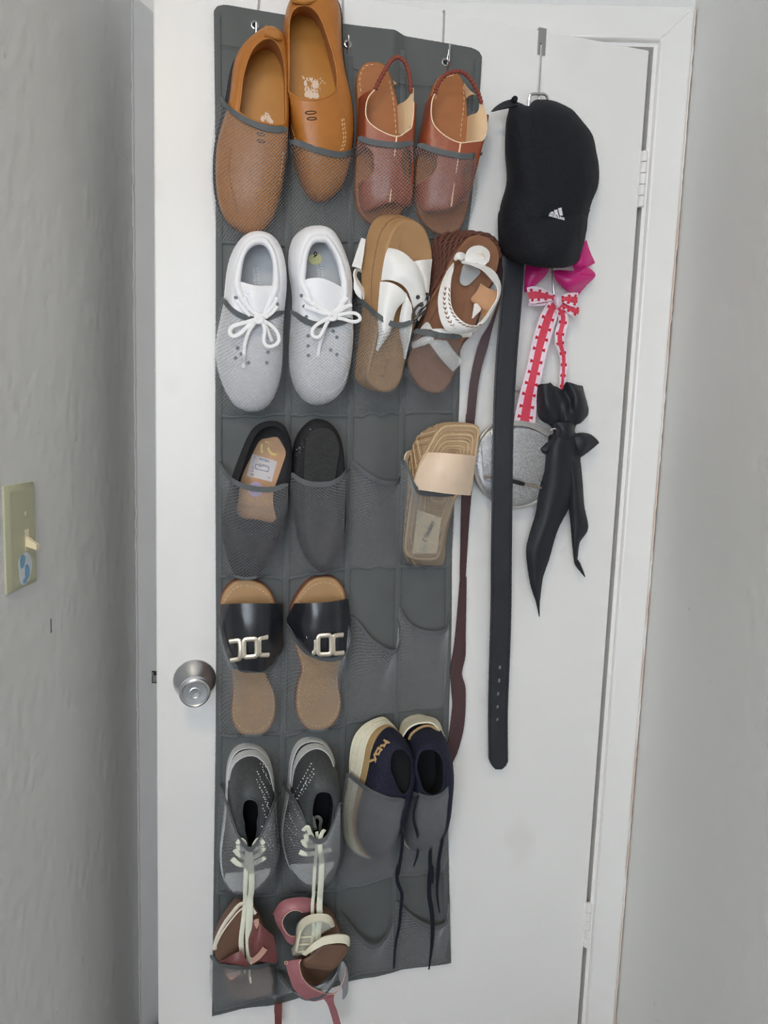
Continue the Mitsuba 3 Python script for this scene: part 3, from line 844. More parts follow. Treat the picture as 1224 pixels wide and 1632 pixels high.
O3 = C('405,143 310,180 235,290 195,450 180,600 150,780 118,950 130,1150 190,1320 270,1430 380,1470 485,1440 560,1330 600,1150 606,950 612,780 632,600 632,430 600,280 520,170')
K3 = C('430,175 355,205 295,290 260,400 240,500 255,590 300,680 350,740 385,770 405,780 420,783 440,780 465,768 495,735 540,670 575,590 585,510 575,400 555,300 500,200')
wK3 = [.078, .078, .078, .080, .084, .088, .088, .086, .084, .083, .083, .083, .084, .086, .088, .088, .084, .080, .078, .078]


def s1x(t):
    part(t, 'insole_print', faint_print((407, 440), .0324), 'silver_print')
    part(t, 'tongue_emblem', cat(plate(C('330,575 370,585 400,578 425,590 440,620 410,612 380,602 345,598'), .088, .0935, .001, 40)), 'white_padding')


sneaker('white leather lace-up sneaker with tied bow, left one of its pair', O3, K3, wK3,
        [(C('268,505 340,522 420,545 565,540'), [.080, .088, .090, .082]), (C('295,580 370,600 450,605 555,590'), [.083, .091, .091, .084]), (C('330,690 380,720 450,725 520,690'), [.082, .088, .088, .083]), (C('370,770 400,790 440,790 480,765'), [.080, .084, .084, .080])],
        [(C('250,620 310,700 375,765 430,785'), [.0905, .093, .095, .097][0:1][0], .0026), (C('320,620 345,680 400,740 500,770'), .0945, .0026), (C('565,625 540,680 480,745 410,785'), .0945, .0026), (C('575,670 545,720 500,760 440,790'), .0935, .0026)],
        [(C('425,785 370,800 300,820 235,845 215,880 235,910 290,895 350,840 420,800'), np.interp(np.linspace(0, 1, 9), [0, .5, 1], [.100, .088, .100]).mean(), .0029),
         (C('430,790 470,800 530,840 570,890 578,950 540,985 490,985 468,940 475,880 460,820 435,800'), .101, .0026),
         (C('420,795 375,850 345,910 325,990 320,1080 318,1145'), np.linspace(.101, .078, 70), .0026), (C('445,795 490,850 510,900 530,950'), np.linspace(.101, .090, 70), .0024),
         (C('400,780 425,772 450,782 445,800 420,805 402,795'), .104, .0034)],
        [(tuple(C('260,625')[0]), .0885), (tuple(C('570,675')[0]), .0885), (tuple(C('275,1000')[0]), .074), (tuple(C('300,1045')[0]), .074), (tuple(C('258,1075')[0]), .070), (tuple(C('500,1030')[0]), .074), (tuple(C('490,1110')[0]), .072), (tuple(C('355,1110')[0]), .0745)],
        [(C('170,1210 235,1170 300,1105 312,1060'), .0705), (C('500,1200 470,1150 480,1090'), .0715), (C('340,1050 400,1075 470,1050'), .0775)], s1x)
O4 = C('840,98 740,130 680,210 660,330 668,450 690,600 685,760 670,950 668,1100 700,1270 780,1390 870,1420 980,1390 1070,1280 1110,1100 1120,950 1110,780 1118,560 1100,420 1060,290 1000,170 930,110')
K4 = C('900,160 835,165 785,220 750,320 730,430 725,510 760,600 805,690 870,770 920,805 950,815 975,810 1005,790 1045,740 1080,670 1095,600 1092,500 1070,410 1045,330 1000,245 965,195 935,165')
wK4 = [.078, .078, .078, .080, .082, .084, .088, .088, .086, .084, .083, .083, .084, .086, .088, .088, .084, .082, .080, .078, .078, .078]


def s2x(t):
    c = D(spl(C('800,330 840,300 885,305 900,345 875,375 825,375'), 40), .0332)
    b = c.copy(); b[:, 2] -= .0008
    mat('sticker_yellow', '#c9c58c', 0.5)
    mat('ink_black', '#22252a', 0.6)
    st = part(t, 'size_sticker', slab(c, b, .0002), 'sticker_yellow', 'small pale yellow size sticker')
    part(st, 'number', lettering('6', tuple(C('850,308')[0]), .0334, .0085, 165, .0003, True), 'ink_black')
    part(t, 'insole_print', faint_print(tuple(C('880,425')[0]), .0324), 'silver_print')


sneaker('white leather lace-up sneaker with a yellow size sticker on its insole', O4, K4, wK4,
        [(C('762,510 800,490 910,490 1050,560'), [.080, .088, .091, .084]), (C('780,570 840,590 930,600 1060,620'), [.083, .091, .092, .085]), (C('830,690 880,730 960,735 1030,690'), [.082, .088, .088, .083]), (C('870,790 920,815 970,815 1010,790'), [.080, .084, .084, .080])],
        [(C('740,600 800,650 880,700 960,745'), .0930, .0026), (C('770,690 850,720 920,745 980,760'), .0945, .0028), (C('1090,625 1060,660 1010,715 950,755'), .0945, .0026), (C('1080,700 1050,690 1010,720 960,760'), .0945, .0026)],
        [(C('975,760 1050,750 1120,740 1170,755 1183,785 1150,805 1090,795 1030,780 980,775'), .101, .0026), (C('985,750 1040,720 1090,690 1122,682'), np.linspace(.102, .096, 70), .0028),
         (C('960,770 910,800 860,830 830,870 835,910 870,920 905,880 935,820 960,785'), .101, .0026), (C('960,775 925,850 900,930 880,1000 872,1062'), np.linspace(.101, .080, 70), .0024),
         (C('945,760 970,745 1000,755 995,778 970,785 948,775'), .104, .0034)],
        [(tuple(C('748,610')[0]), .0885), (tuple(C('768,690')[0]), .0875), (tuple(C('785,768')[0]), .086), (tuple(C('798,910')[0]), .079), (tuple(C('798,985')[0]), .077), (tuple(C('800,1055')[0]), .075), (tuple(C('985,875')[0]), .081), (tuple(C('1012,920')[0]), .079), (tuple(C('965,1015')[0]), .077), (tuple(C('1010,1050')[0]), .075)],
        [(C('770,1140 820,1130 845,1080 930,1075 1010,1085'), .0745), (C('1010,1085 1040,1120 1060,1140'), .071), (C('750,1165 790,1260 860,1320 960,1330 1050,1270 1090,1180'), .062)], s2x)

# --- white-strap platform sandals
leather('cork_tan', '#93704c', '#9c7a54', 0.55)
leather('cork_side', '#7c5d40', '#866748', 0.6)
mat('strap_white', lambda p, n, uv: mix((0.70, 0.69, 0.665), (0.76, 0.75, 0.725), fbm(p.x * 40, p.y * 40, p.z * 40, 2)), 0.38, 0.5, bump=perf)
mat('buckle_black', '#2e2b2c', 0.3, 0.6)
mat('print_brown', '#6a4a32', 0.7)
t = thing('platform_sandal', 'cork platform sandal with crossed white straps and a black buckle', 'sandal')
top_px = E('475,52 420,100 372,190 342,300 312,490 300,650 290,800 255,980 215,1150 228,1260 330,1322 430,1285 478,1160 505,1020 560,830 640,620 682,420 692,290 655,150 575,62')
bot_px = E('385,5 300,25 240,85 205,190 178,340 168,480 175,640 165,800 140,990 120,1160 135,1245 245,1315 400,1300 470,1180 500,1030 555,840 630,630 672,420 680,280 560,60')
wt = np.array([.070, .076, .080, .083, .085, .085, .085, .083, .078, .072, .066, .062, .060, .060, .062, .064, .064, .064, .064, .066])
tt, op, kp = ring2(bot_px, top_px, 140, True)
top = D(kp, arr(wt, tt, 140, True)); bot = D(op, arr(np.maximum(wt - .036, .020), tt, 140, True))
part(t, 'platform', slab(top, bot, .003), 'cork_tan', smooth=40)
mid = bot * .45 + top * .55; mid2 = bot * .70 + top * .30
part(t, 'side_groove', sweep(np.vstack([mid, mid[:1]]) + [0, 0, .0005], .0008, .0012, sides=6), 'cork_side')
part(t, 'welt', sweep(np.vstack([top, top[:1]]) - [0, 0, .004], .0010, .0020, sides=6), 'cork_side')
part(t, 'strap', sheet([(E('318,500 330,400 350,300 368,262'), [.089, .093, .095, .088]), (E('400,500 430,430 450,350 460,285'), [.100, .104, .104, .098]), (E('500,560 540,500 560,440 550,360'), [.100, .106, .106, .101]), (E('550,690 590,640 615,580 612,470'), [.092, .098, .100, .096]), (E('590,800 625,740 648,680 642,600'), [.080, .086, .088, .084])], .0026, 40, 20), 'strap_white', smooth=50)
part(t, 'strap', sheet([(E('555,358 620,348 690,340'), [.086, .088, .074]), (E('590,430 630,420 680,430'), [.088, .090, .076]), (E('620,500 650,510 672,520'), [.086, .086, .078]), (E('640,585 655,590 664,595'), [.082, .080, .076])], .0024, 20, 16), 'strap_white', smooth=50)
part(t, 'strap', sheet([(E('308,510 380,515 450,550 500,600'), [.088, .096, .100, .097]), (E('300,620 360,620 430,630 485,650'), [.090, .098, .099, .095]), (E('292,740 340,740 390,735 425,720'), [.090, .097, .097, .094]), (E('296,830 330,850 360,860 388,850'), [.090, .095, .095, .092]), (E('298,910 315,925 330,935 345,935'), [.088, .091, .091, .089]), (E('278,1015 282,1018 286,1020 290,1018'), [.084, .085, .085, .084])], .0024, 40, 20), 'strap_white', smooth=50)
part(t, 'strap', sheet([(E('498,590 512,620 540,680'), [.096, .098, .096]), (E('470,700 500,720 545,770'), [.090, .094, .092]), (E('452,800 490,830 540,860'), [.086, .090, .088]), (E('458,900 490,930 525,940'), [.080, .084, .082]), (E('480,1000 492,1015 508,1010'), [.072, .074, .073]), (E('488,1080 490,1082 493,1080'), [.066, .067, .066])], .0024, 30, 16), 'strap_white', smooth=50)
part(t, 'ankle_strap', sheet([(E('165,185 180,188 198,195'), [.055] * 3), (E('130,290 155,300 185,300'), [.058] * 3), (E('95,395 130,402 165,418'), [.060] * 3)], .0024, 16, 12), 'strap_white')
part(t, 'ankle_strap', sheet([(E('172,425 135,412 118,425 112,470 135,530 165,580 185,640'), [.052, .056, .060, .062, .062, .060, .058]), (E('172,440 145,428 132,440 128,470 150,510 172,545 190,560'), [.046, .050, .052, .054, .054, .052, .050])], .0024, 10, 40), 'strap_white')
part(t, 'ankle_strap', sheet([(E('112,470 135,530 165,580'), [.062] * 3), (E('110,560 135,610 172,640'), [.060] * 3)], .0024, 10, 16), 'strap_white')
part(t, 'buckle', cord(E('548,800 552,745 575,700 640,640 668,610 672,640 640,690 590,750 560,810 548,800'), [.094, .096, .098, .092, .088, .088, .090, .094, .094, .094], .0019, n=90), 'buckle_black', 'black buckle frame')
part(t, 'buckle_prong', cord(E('560,790 600,760 645,718'), [.097, .098, .092], .0014, n=20), 'buckle_black')
for q, w in (('588,622', .1015), ('615,680', .100), ('628,742', .093)):
    part(t, 'buckle_hole', lathe([(0.0, .0012), (.0022, .0012), (.0030, .0006), (.0032, -.001)], D([E(q)[0]], w)[0], [0, 0, 1], 16), 'buckle_black')
part(t, 'footbed_print', cat(lettering('sseoons', tuple(E('348,1130')[0]), .0755, .0042, 76, .0003), lettering('o', tuple(E('322,1205')[0]), .0745, .0075, 76, .0003)), 'print_brown', 'small dark print on the footbed')

leather('brown_suede', '#75503a', '#835b42', 0.7)
leather('braid_brown', '#4a2c22', '#5c382b', 0.6)
leather('flesh_lining', '#b58a68', '#c09573', 0.6)
t = thing('wedge_sandal', 'brown wedge sandal with a white cut-out ankle strap, leaning towards the black belt', 'sandal')
top_px = B2('830,110 740,140 670,220 600,310 520,440 430,640 300,850 240,1000') 
top_px = np.vstack([top_px, E('560,985 515,1090 560,1225 640,1310 750,1330 825,1255 870,1130 920,960 1000,860'), B2('950,830 1040,680 1100,500 1118,360 1080,240 980,140')])
bot_px = B2('700,85 560,85 430,105 320,150 300,260 290,500 270,720 235,960')
bot_px = np.vstack([bot_px, E('545,975 505,1085 545,1230 640,1320 755,1335 835,1255 880,1130 925,970 1005,880'), B2('955,840 1050,690 1112,500 1126,360 1090,225 980,125')])
nt = len(top_px)
wt = np.array([.062, .066, .070, .073, .075, .074, .068, .060, .056, .050, .044, .042, .042, .042, .044, .048, .052, .056, .058, .060, .060, .060, .060])
assert len(wt) == nt, (len(wt), nt)
tt, op, kp = ring2(bot_px, top_px, 150, True)
top = D(kp, arr(wt, tt, 150, True)); bot = D(op, arr(np.maximum(wt - .040, .014), tt, 150, True))
part(t, 'footbed', slab(top, top - [0, 0, .006], .002), 'brown_suede')
part(t, 'wedge', slab(top - [0, 0, .0058], bot, .001), 'braid_brown', 'dark braided wedge')
for k in range(1, 9):
    f = k / 9
    r = (top - [0, 0, .0058]) * (1 - f) + bot * f
    nn = nrm2(r[:, :2])
    r = r.copy(); r[:, :2] += nn * .0006
    i0, i1 = 132, 52
    seg = np.vstack([r[i0:], r[:i1]])
    seg[:, 2] += .0012 * np.sin(np.arange(len(seg)) * 1.25 + k * math.pi)
    seg[:, :2] += np.vstack([nn[i0:], nn[:i1]]) * (.0012 * (1 + np.sin(np.arange(len(seg)) * 1.25 + k * math.pi)))[:, None]
    part(t, 'braid', sweep(seg, .0022, .0016, sides=6), 'braid_brown')
# ankle strap: a ring standing out of the shoe, its wide front with cut-out slits
outer = B2('560,450 480,560 410,720 375,860 372,980 390,1110 440,1235 520,1290 620,1312 720,1300 820,1280')
inner = B2('558,540 535,620 522,720 520,860 535,980 580,1080 650,1150 720,1195 800,1218 880,1205 960,1130')
wo = [.086, .092, .098, .104, .108, .112, .114, .114, .112, .110, .106]
wi = [.100, .106, .112, .118, .122, .124, .126, .126, .124, .120, .114]
sl = []
rng = np.random.default_rng(12)
R_ = np.array([D(spl(outer, 60, False), np.interp(np.linspace(0, 1, 60), np.linspace(0, 1, 11), wo)), D(spl(inner, 60, False), np.interp(np.linspace(0, 1, 60), np.linspace(0, 1, 11), wi))])
part(t, 'ankle_strap', sheet([(outer, wo), (outer * .5 + inner * .5, (np.array(wo) + wi) / 2 + .002), (inner, wi)], .0022, 16, 70), 'strap_white', 'white strap with cut-out slits', smooth=50)
for k in range(14, 56, 3):
    for f, dr_ in ((.30, .35), (.52, -.35), (.74, .35)):
        a = R_[0, k] * (1 - f) + R_[1, k] * f; b = R_[0, min(k + 2, 59)] * (1 - f - dr_ * .35) + R_[1, min(k + 2, 59)] * (f + dr_ * .35)
        lift = np.array([0, 0, .0036])
        part(t, 'slit', sweep(np.array([a + lift, (a + b) / 2 + lift, b + lift]), [.0004, .0009, .0004], .0003, sides=6), 'print_brown')
part(t, 'ankle_strap', sheet([(B2('640,420 740,440 850,470 960,500 1060,570 1110,660 1130,760 1100,900 1040,1010 960,1130 870,1215'), [.090, .092, .094, .094, .094, .096, .100, .106, .110, .114, .116]), (B2('660,455 750,465 840,500 920,545 1010,640 1075,720 1095,780 1085,890 1025,990 948,1105 850,1205'), [.094, .098, .102, .104, .104, .106, .108, .112, .114, .116, .118])], .0022, 10, 70), 'strap_white', smooth=50)
part(t, 'tab', sheet([(B2('690,440 700,360 750,280 850,245 940,270 995,340 985,440'), [.090, .088, .082, .080, .082, .086, .092]), (B2('700,445 730,410 770,380 850,360 910,380 940,420 960,460'), [.092, .092, .092, .092, .092, .092, .093]), (B2('720,448 750,448 790,450 840,455 870,465 900,475 940,480'), [.093] * 7)], .0022, 18, 30), 'strap_white')
spn = np.linspace(0, 4.2 * math.pi, 60); spc = B2('888,370')[0]
part(t, 'spiral', cord(np.column_stack([spc[0] + (1 + spn * .42) * np.cos(spn), spc[1] + (1 + spn * .42) * np.sin(spn)]), .0938, .00035, n=60, sides=5), 'cream_edge')
part(t, 'heel_label', plate(B2('690,470 655,560 635,670 660,715 710,732 770,700 840,630 890,560 800,490'), .060, .0630, .001, 60), 'grey_insole', 'worn grey label')
part(t, 'knot', sheet([(B2('570,400 590,345 640,325 690,345'), [.090, .094, .094, .090]), (B2('575,425 620,410 650,420 685,400'), [.092, .098, .098, .092])], .003, 10, 14), 'strap_white')
part(t, 'strap_lining', sheet([(B2('890,700 960,750 1030,780 1085,782'), [.066, .074, .082, .092]), (B2('820,830 900,850 1000,880 1085,890'), [.066, .076, .088, .102]), (B2('775,910 850,950 940,990 1020,990'), [.066, .078, .094, .108]), (B2('880,1020 910,1050 960,1060 1000,1020'), [.072, .082, .096, .110]), (B2('885,1190 900,1180 930,1140 960,1110'), [.080, .090, .100, .112])], .0016, 24, 18), 'flesh_lining', 'peach lining of the strap')
part(t, 'strap_end', sheet([(B2('805,960 840,950 885,1000'), [.090] * 3), (B2('800,1010 830,1020 880,1040'), [.092] * 3), (B2('780,1130 800,1120 830,1080'), [.092] * 3)], .0018, 10, 10), 'strap_white')
part(t, 'toe_strap', sheet([(np.vstack([B2('150,1260'), E('700,860 790,862 900,875 1000,878')]), [.064, .080, .088, .088, .080]), (np.vstack([B2('240,1180'), E('720,885 800,885 900,895 985,900')]), [.066, .084, .092, .092, .084]), (np.vstack([B2('300,1290'), E('730,915 820,918 900,920 980,915')]), [.066, .084, .090, .088, .082])], .0022, 14, 26), 'strap_white')
part(t, 'toe_strap', sheet([(E('545,965 545,985 552,1002'), [.052, .056, .056]), (E('610,930 630,955 640,975'), [.070, .074, .072]), (E('680,900 700,920 710,945'), [.078, .080, .080])], .0022, 14, 10), 'strap_white')
part(t, 'toe_strap', sheet([(E('665,955 720,940 800,945'), [.074, .078, .078]), (E('720,1030 780,1010 860,1030'), [.072, .076, .070]), (E('780,1105 830,1080 912,1090'), [.064, .068, .056]), (E('848,1175 870,1150 900,1120'), [.050, .054, .050])], .0022, 24, 14), 'strap_white')

# ------------------------------------------------------------------ third row
mat('black_knit', lambda p, n, uv: mix((0.010, 0.010, 0.012), (0.022, 0.022, 0.025), noise(p.x * 500, p.y * 500, p.z * 500)), 0.75, 0.25, sheen=0.2, bump=lambda p, n, uv: noise(p.x * 700, p.y * 700, p.z * 700) * 0.0004)
leather('beige_insole', '#b28a68', '#bb9472', 0.6)
mat('paper_white', '#c6bfbf', 0.7, 0.2)
mat('lilac', '#b3a4c4', 0.6, 0.2)
mat('gold_print', '#c9b070', 0.35, 0.6)
mat('ink_blue', '#3d5570', 0.6)
t = thing('black_flat', 'black slip-on flat with a beige insole, white price label and lilac sticker', 'shoe')
O5 = F('545,98 440,120 370,190 318,300 260,450 225,560 185,720 160,900 180,1050 225,1200 280,1285 350,1292 420,1270 500,1150 580,980 630,820 665,600 684,450 680,320 655,200 605,118')
K5 = F('545,125 455,150 395,220 350,320 300,450 262,570 250,700 265,800 300,835 340,845 400,850 450,858 500,870 545,870 580,820 610,700 640,560 660,430 660,320 640,220 600,145')
skin, lining = shoe_skin(O5, K5, .028, [.066, .066, .064, .060, .056, .054, .054, .056, .057, .057, .058, .058, .058, .057, .055, .054, .054, .056, .060, .064, .066], .014, lip=.003)
part(t, 'upper', skin, 'black_knit', smooth=50)
part(t, 'lining', lining, 'black_knit', smooth=50)
s3 = D(spl(O5, 120), .012); b3 = s3.copy(); b3[:, 2] = .004
part(t, 'outsole', slab(s3, b3, .002), 'black_rubber')
part(t, 'insole', plate(F('450,240 510,225 575,220 610,265 640,332 622,410 598,480 570,560 548,640 548,740 562,880 420,870 270,840 268,760 285,640 300,540 345,430 400,320'), .010, .0150, .001), 'beige_insole', 'beige insole')
lb = F('387,347 575,402 532,556 343,508'); lb = np.array([lb[0], (lb[0] + lb[1]) / 2, lb[1], (lb[1] + lb[2]) / 2, lb[2], (lb[2] + lb[3]) / 2, lb[3], (lb[3] + lb[0]) / 2])
pl = part(t, 'price_label', plate(lb, .0150, .0156, .0002, smooth_outline=False), 'paper_white', 'white price label')
part(pl, 'shop_name', lettering('ROSS', tuple(F('478,392')[0]), .0157, .0036, -14, .0003, True, xs=1.25), 'ink_blue')
rc = F('412,422 512,445 505,480 410,456'); rc = np.vstack([rc, rc[:1]])
part(pl, 'frame', cat(*[sweep(D(rc[i:i + 2], .0160), .0004, .0002, sides=4, n=3) for i in range(4)]), 'ink_blue')
part(pl, 'small_print', cat(*[sweep(D(F(q), .0160), .00035, .0002, sides=4, n=3) for q in ('400,368 412,372', '440,418 500,433', '432,436 460,443', '385,440 400,444', '382,458 398,462', '380,474 396,478', '372,494 396,500', '374,501 398,507', '500,520 522,526')]), 'print_brown')
part(t, 'round_sticker', plate(np.array([[F('412,612')[0][0] + 12.0 * math.cos(b), F('412,612')[0][1] + 12.0 * math.sin(b)] for b in np.linspace(0, 2 * math.pi, 24, endpoint=False)]), .0150, .0157, .0002), 'lilac', 'round lilac sticker')
part(t, 'sticker_print', cat(*[sweep(D(F(q), .0160), .00045, .0002, sides=4, n=3) for q in ('380,618 384,630', '392,618 396,628', '404,620 404,632', '418,620 420,630', '430,618 434,628', '444,616 444,626')]), 'ink_blue')
part(t, 'gold_print', cat(cord(F('462,270 458,300 462,335'), .0154, .0022, .25, n=20), cord(F('480,255 505,258 515,272'), .0154, .0014, .3, n=20), cord(F('508,298 520,330 545,350 568,352'), .0154, .0023, .25, n=24)), 'gold_print', 'gold print')

mat('sequin_black', (0.02, 0.02, 0.022), 0.25, 0.8)
mat('charcoal_rubber', lambda p, n, uv: mix((0.026, 0.026, 0.027), (0.036, 0.036, 0.037), noise(p.x * 300, p.y * 300, p.z * 300)), 0.75, 0.2)
t = thing('black_flat', 'black sequinned flat turned so that its charcoal sole faces out', 'shoe')
O6 = F('862,83 790,125 725,220 697,350 690,500 705,750 728,950 775,1100 850,1205 930,1243 1000,1165 1070,1010 1092,820 1088,550 1080,400 1050,220 985,120 925,90')
s3 = D(spl(O6, 120), .040)
rows = []
for f, w in ((.80, .004), (.93, .008), (.985, .018), (1.0, .030), (.985, .040), (.94, .047), (.86, .050), (.6, .051)):
    q = s3.copy(); c = s3.mean(0); q[:, :2] = c[:2] + (s3[:, :2] - c[:2]) * f; q[:, 2] = w; rows.append(q)
part(t, 'upper', grid(np.array(rows), True), 'black_knit', smooth=60)
part(t, 'outsole', plate(F('890,150 815,190 782,300 772,480 775,700 790,950 850,1120 920,1185 985,1060 1020,900 1022,700 1012,560 1035,400 1040,270 985,170'), .048, .0560, .002), 'charcoal_rubber', 'charcoal rubber sole')
rng = np.random.default_rng(21)
sq = []
for k in range(60):
    q = F('790,150')[0] + np.array([rng.uniform(-16, 4), rng.uniform(0, 40)])
    q = F('815,175')[0] * (1 - k / 60) + F('720,360')[0] * (k / 60) + rng.uniform(-3.5, 3.5, 2)
    c = hit(t, [q], .0004, .04)[0]
    nx = rng.normal(0, .5, 2)
    ax = np.array([nx[0] - .3, nx[1] + .3, 1.0]); ax /= np.linalg.norm(ax)
    sq.append(lathe([(0.0, .0004), (.0013, .0004), (.0013, -.0002)], c, ax, 8))
part(t, 'sequins', cat(*sq), 'sequin_black', 'black sequins', stuff=True)

# --- straw slide
mat('straw', lambda p, n, uv: mix(col('#998064'), col('#a98f72'), fbm(p.x * 60, p.y * 60, p.z * 60, 3)), 0.8, 0.2)
mat('straw_light', lambda p, n, uv: mix(col('#ae9776'), col('#bca584'), noise(p.x * 500, p.y * 500, p.z * 500)), 0.8, 0.2)
mat('straw_dark', '#866a4c', 0.85, 0.1)
leather('cream_leather', '#c9b29b', '#d0baa4', 0.5, 0.6)
mat('cream_cloth', lambda p, n, uv: mix(col('#b8a88c'), col('#c6b79c'), noise(p.x * 700, p.y * 700, p.z * 700)), 0.85)
t = thing('straw_slide', 'straw slide with a wide cream strap, the only shoe in its row beside the belt', 'sandal')
top_px = G('880,128 800,135 745,175 690,265 635,375 590,470 562,580 535,720 512,880 497,1010 500,1085 545,1128 640,1140 720,1135 752,1095 775,985 800,870 835,760 880,655 960,600 1005,480 1028,340 1045,210 1042,150 985,130')
bot_px = G('800,108 720,130 650,165 590,215 555,290 538,370 530,450 528,560 515,720 500,890 490,1010 502,1110 560,1180 680,1182 770,1180 800,1080 815,930 850,780 890,670 965,605 1010,485 1033,340 1050,200 1046,140 960,112')
wt = np.array([.078, .084, .088, .090, .090, .088, .084, .078, .070, .062, .056, .052, .050, .048, .048, .050, .054, .058, .062, .066, .068, .070, .074, .076, .076])
tt, op, kp = ring2(bot_px, top_px, 150, True)
top = D(kp, arr(wt, tt, 150, True)); bot = D(op, arr(np.maximum(wt - .040, .012), tt, 150, True))
part(t, 'sole', slab(top, bot, .0025), 'straw', smooth=40)
cc = top.mean(0)
for k, f in enumerate(np.linspace(.985, .10, 13)):
    r = top.copy()
    if f < .8:
        r = gaussian_filter(r, [3 * (1 - f) + .1, 0], mode='wrap')
    c = D([G('880,270')[0]], .078)[0] * (1 - f) + cc * f
    r = c + (r - c) * f; r[:, 2] = top[:, 2] * 0 + np.interp(r[:, 1], np.sort(top[:, 1]), top[np.argsort(top[:, 1]), 2]) * .0 + (cc[2] + (top[:, 2] - cc[2]) * f) + .0012
    part(t, 'coiled_braid', sweep(np.vstack([r, r[:1]]), .0020, .0012, sides=6), 'straw_light' if k % 2 == 0 else 'straw')
for k in range(30):
    i = (np.arange(150)[18:62])[k + 2] if k < 40 else 0
    i = 10 + k * 2
    for dk in (0, 6):
        j = (i + 6 - dk * 2) % 150
        a, b = top[i] - [0, 0, .005], bot[j]
        nn = nrm2(top[:, :2])[i] * .0012
        P3 = np.array([a * (1 - f) + b * f + [nn[0], nn[1], 0] for f in np.linspace(.05, .95, 8)])
        part(t, 'side_braid', sweep(P3, .0012, .0009, sides=5), 'straw_dark' if k % 2 else 'straw_light')
part(t, 'strap', sheet([(G('648,336 750,338 850,345 950,352 1024,360'), [.086, .104, .110, .104, .080]), (G('600,440 720,440 830,450 930,455 1012,465'), [.088, .108, .114, .107, .080]), (G('560,560 690,560 810,565 910,565 998,570'), [.084, .105, .111, .103, .076]), (G('548,608 660,622 780,638 890,650 984,656'), [.080, .100, .106, .098, .072])], .0026, 30, 36), 'cream_leather', 'wide cream leather strap', smooth=50)
part(t, 'strap_side', sheet([(G('545,320 510,335 492,380 492,430'), [.050, .058, .060, .056]), (G('545,345 525,360 515,400 520,445'), [.044, .050, .050, .048])], .0024, 10, 16), 'cream_leather')
lbp = G('590,762 770,826 735,1092 552,1092')
q = D(lbp, np.array([.0745, .0665, .0575, .0615]) + .0030)
def quad_label(q, t_):
    R_ = np.array([[q[0] * (1 - s) + q[1] * s for s in np.linspace(0, 1, 8)], [q[3] * (1 - s) + q[2] * s for s in np.linspace(0, 1, 8)]])
    f = np.linspace(0, 1, 8)[:, None, None]
    return thicken(grid(R_[0] * (1 - f) + R_[1] * f), t_)
lbk = part(t, 'cloth_label', quad_label(q, .0016), 'cream_cloth', 'cream cloth label')
part(lbk, 'lettering', lettering("L'indien", tuple(G('672,925')[0]), .0712, .0070, 66, .0016, shear=.35), 'ink_black', 'black script lettering')
part(lbk, 'emblem', cat(cord(G('622,1040 640,1020 650,1040 640,1060 650,1070'), .0690, .0006, n=20, sides=5), cord(G('612,1060 630,1050 640,1075'), .0690, .0006, n=20, sides=5)), 'dull_steel')

# ------------------------------------------------------------------ fourth row: black slides with a gold chain
leather('tan_footbed', '#947250', '#a28058', 0.5)
leather('brown_edge', '#6b4436', '#7a4e3e', 0.55)
mat('black_leather', lambda p, n, uv: mix((0.010, 0.011, 0.015), (0.018, 0.020, 0.026), fbm(p.x * 40, p.y * 40, p.z * 40, 2)), 0.27, 0.6, bump=lambda p, n, uv: fbm(p.x * 55 + 3, p.y * 55, p.z * 30, 2) * 0.0016)
mat('gold_plate', (0.93, 0.85, 0.70), 0.30, metal=0.85)


def slide(label, foot, strap, links, stitch_px, wf=.030):
    t = thing('black_slide', label, 'sandal', 'black slides with a gold chain')
    part(t, 'sole', plate(foot, .006, wf - .006, .002, grow=.0018), 'brown_edge', 'brown sole edge')
    part(t, 'footbed', plate(foot, wf - .006, wf, .003), 'tan_footbed', 'tan footbed')
    part(t, 'stitching', stitches(stitch_px, wf + .0002, .004, .003, .0005, True), 'stitch_cream')
    part(t, 'strap', sheet(strap, .0028, 40, 40), 'black_leather', smooth=60)
    for kind, px, w in links:
        px = spl(px, 60, kind == 'O') if False else px
        p3 = D(px, w)
        if kind == 'O': p3 = np.vstack([p3, p3[:2]])
        fine = np.vstack([p3[i] * (1 - f) + p3[i + 1] * f for i in range(len(p3) - 1) for f in np.linspace(0, 1, 5, endpoint=False)] + [p3[-1:]]).reshape(-1, 3)
        if kind == 'O': fine = fine[:-4]
        fine = gaussian_filter(fine, [1.0, 0], mode='nearest')
        part(t, 'chain_link', sweep(fine, .0038, .0017, sides=10), 'gold_plate', 'gold chain link', smooth=50)
    return t


fo = H('312,112 228,150 172,225 152,310 165,480 205,680 240,850 245,1000 236,1130 262,1220 330,1280 400,1290 480,1262 540,1180 560,1070 548,970 510,880 488,800 545,620 580,430 556,290 510,195 425,132')
stp = [(H('150,298 260,292 380,290 500,290 612,290'), [.034, .066, .074, .068, .036]), (H('152,420 265,420 385,418 505,415 612,420'), [.036, .070, .079, .072, .036]), (H('165,560 275,580 390,585 505,570 610,540'), [.037, .071, .081, .073, .036]), (H('195,680 290,700 395,705 500,690 608,640'), [.036, .068, .078, .070, .036]), (H('228,780 310,788 390,795 480,792 530,700'), [.035, .064, .072, .066, .040])]
lk = [('C', H('208,578 285,568 298,590 300,640 298,690 288,708 216,720'), [.072, .077, .078, .079, .079, .078, .073]), ('O', H('330,562 410,556 422,575 422,670 410,688 335,694 324,675 322,580'), [.084, .085, .085, .085, .085, .084, .084, .084]), ('C', H('508,543 448,552 436,572 436,660 448,680 518,676'), [.076, .081, .083, .083, .081, .076])]
sc = lambda px, f=.93: px.mean(0) + (px - px.mean(0)) * f
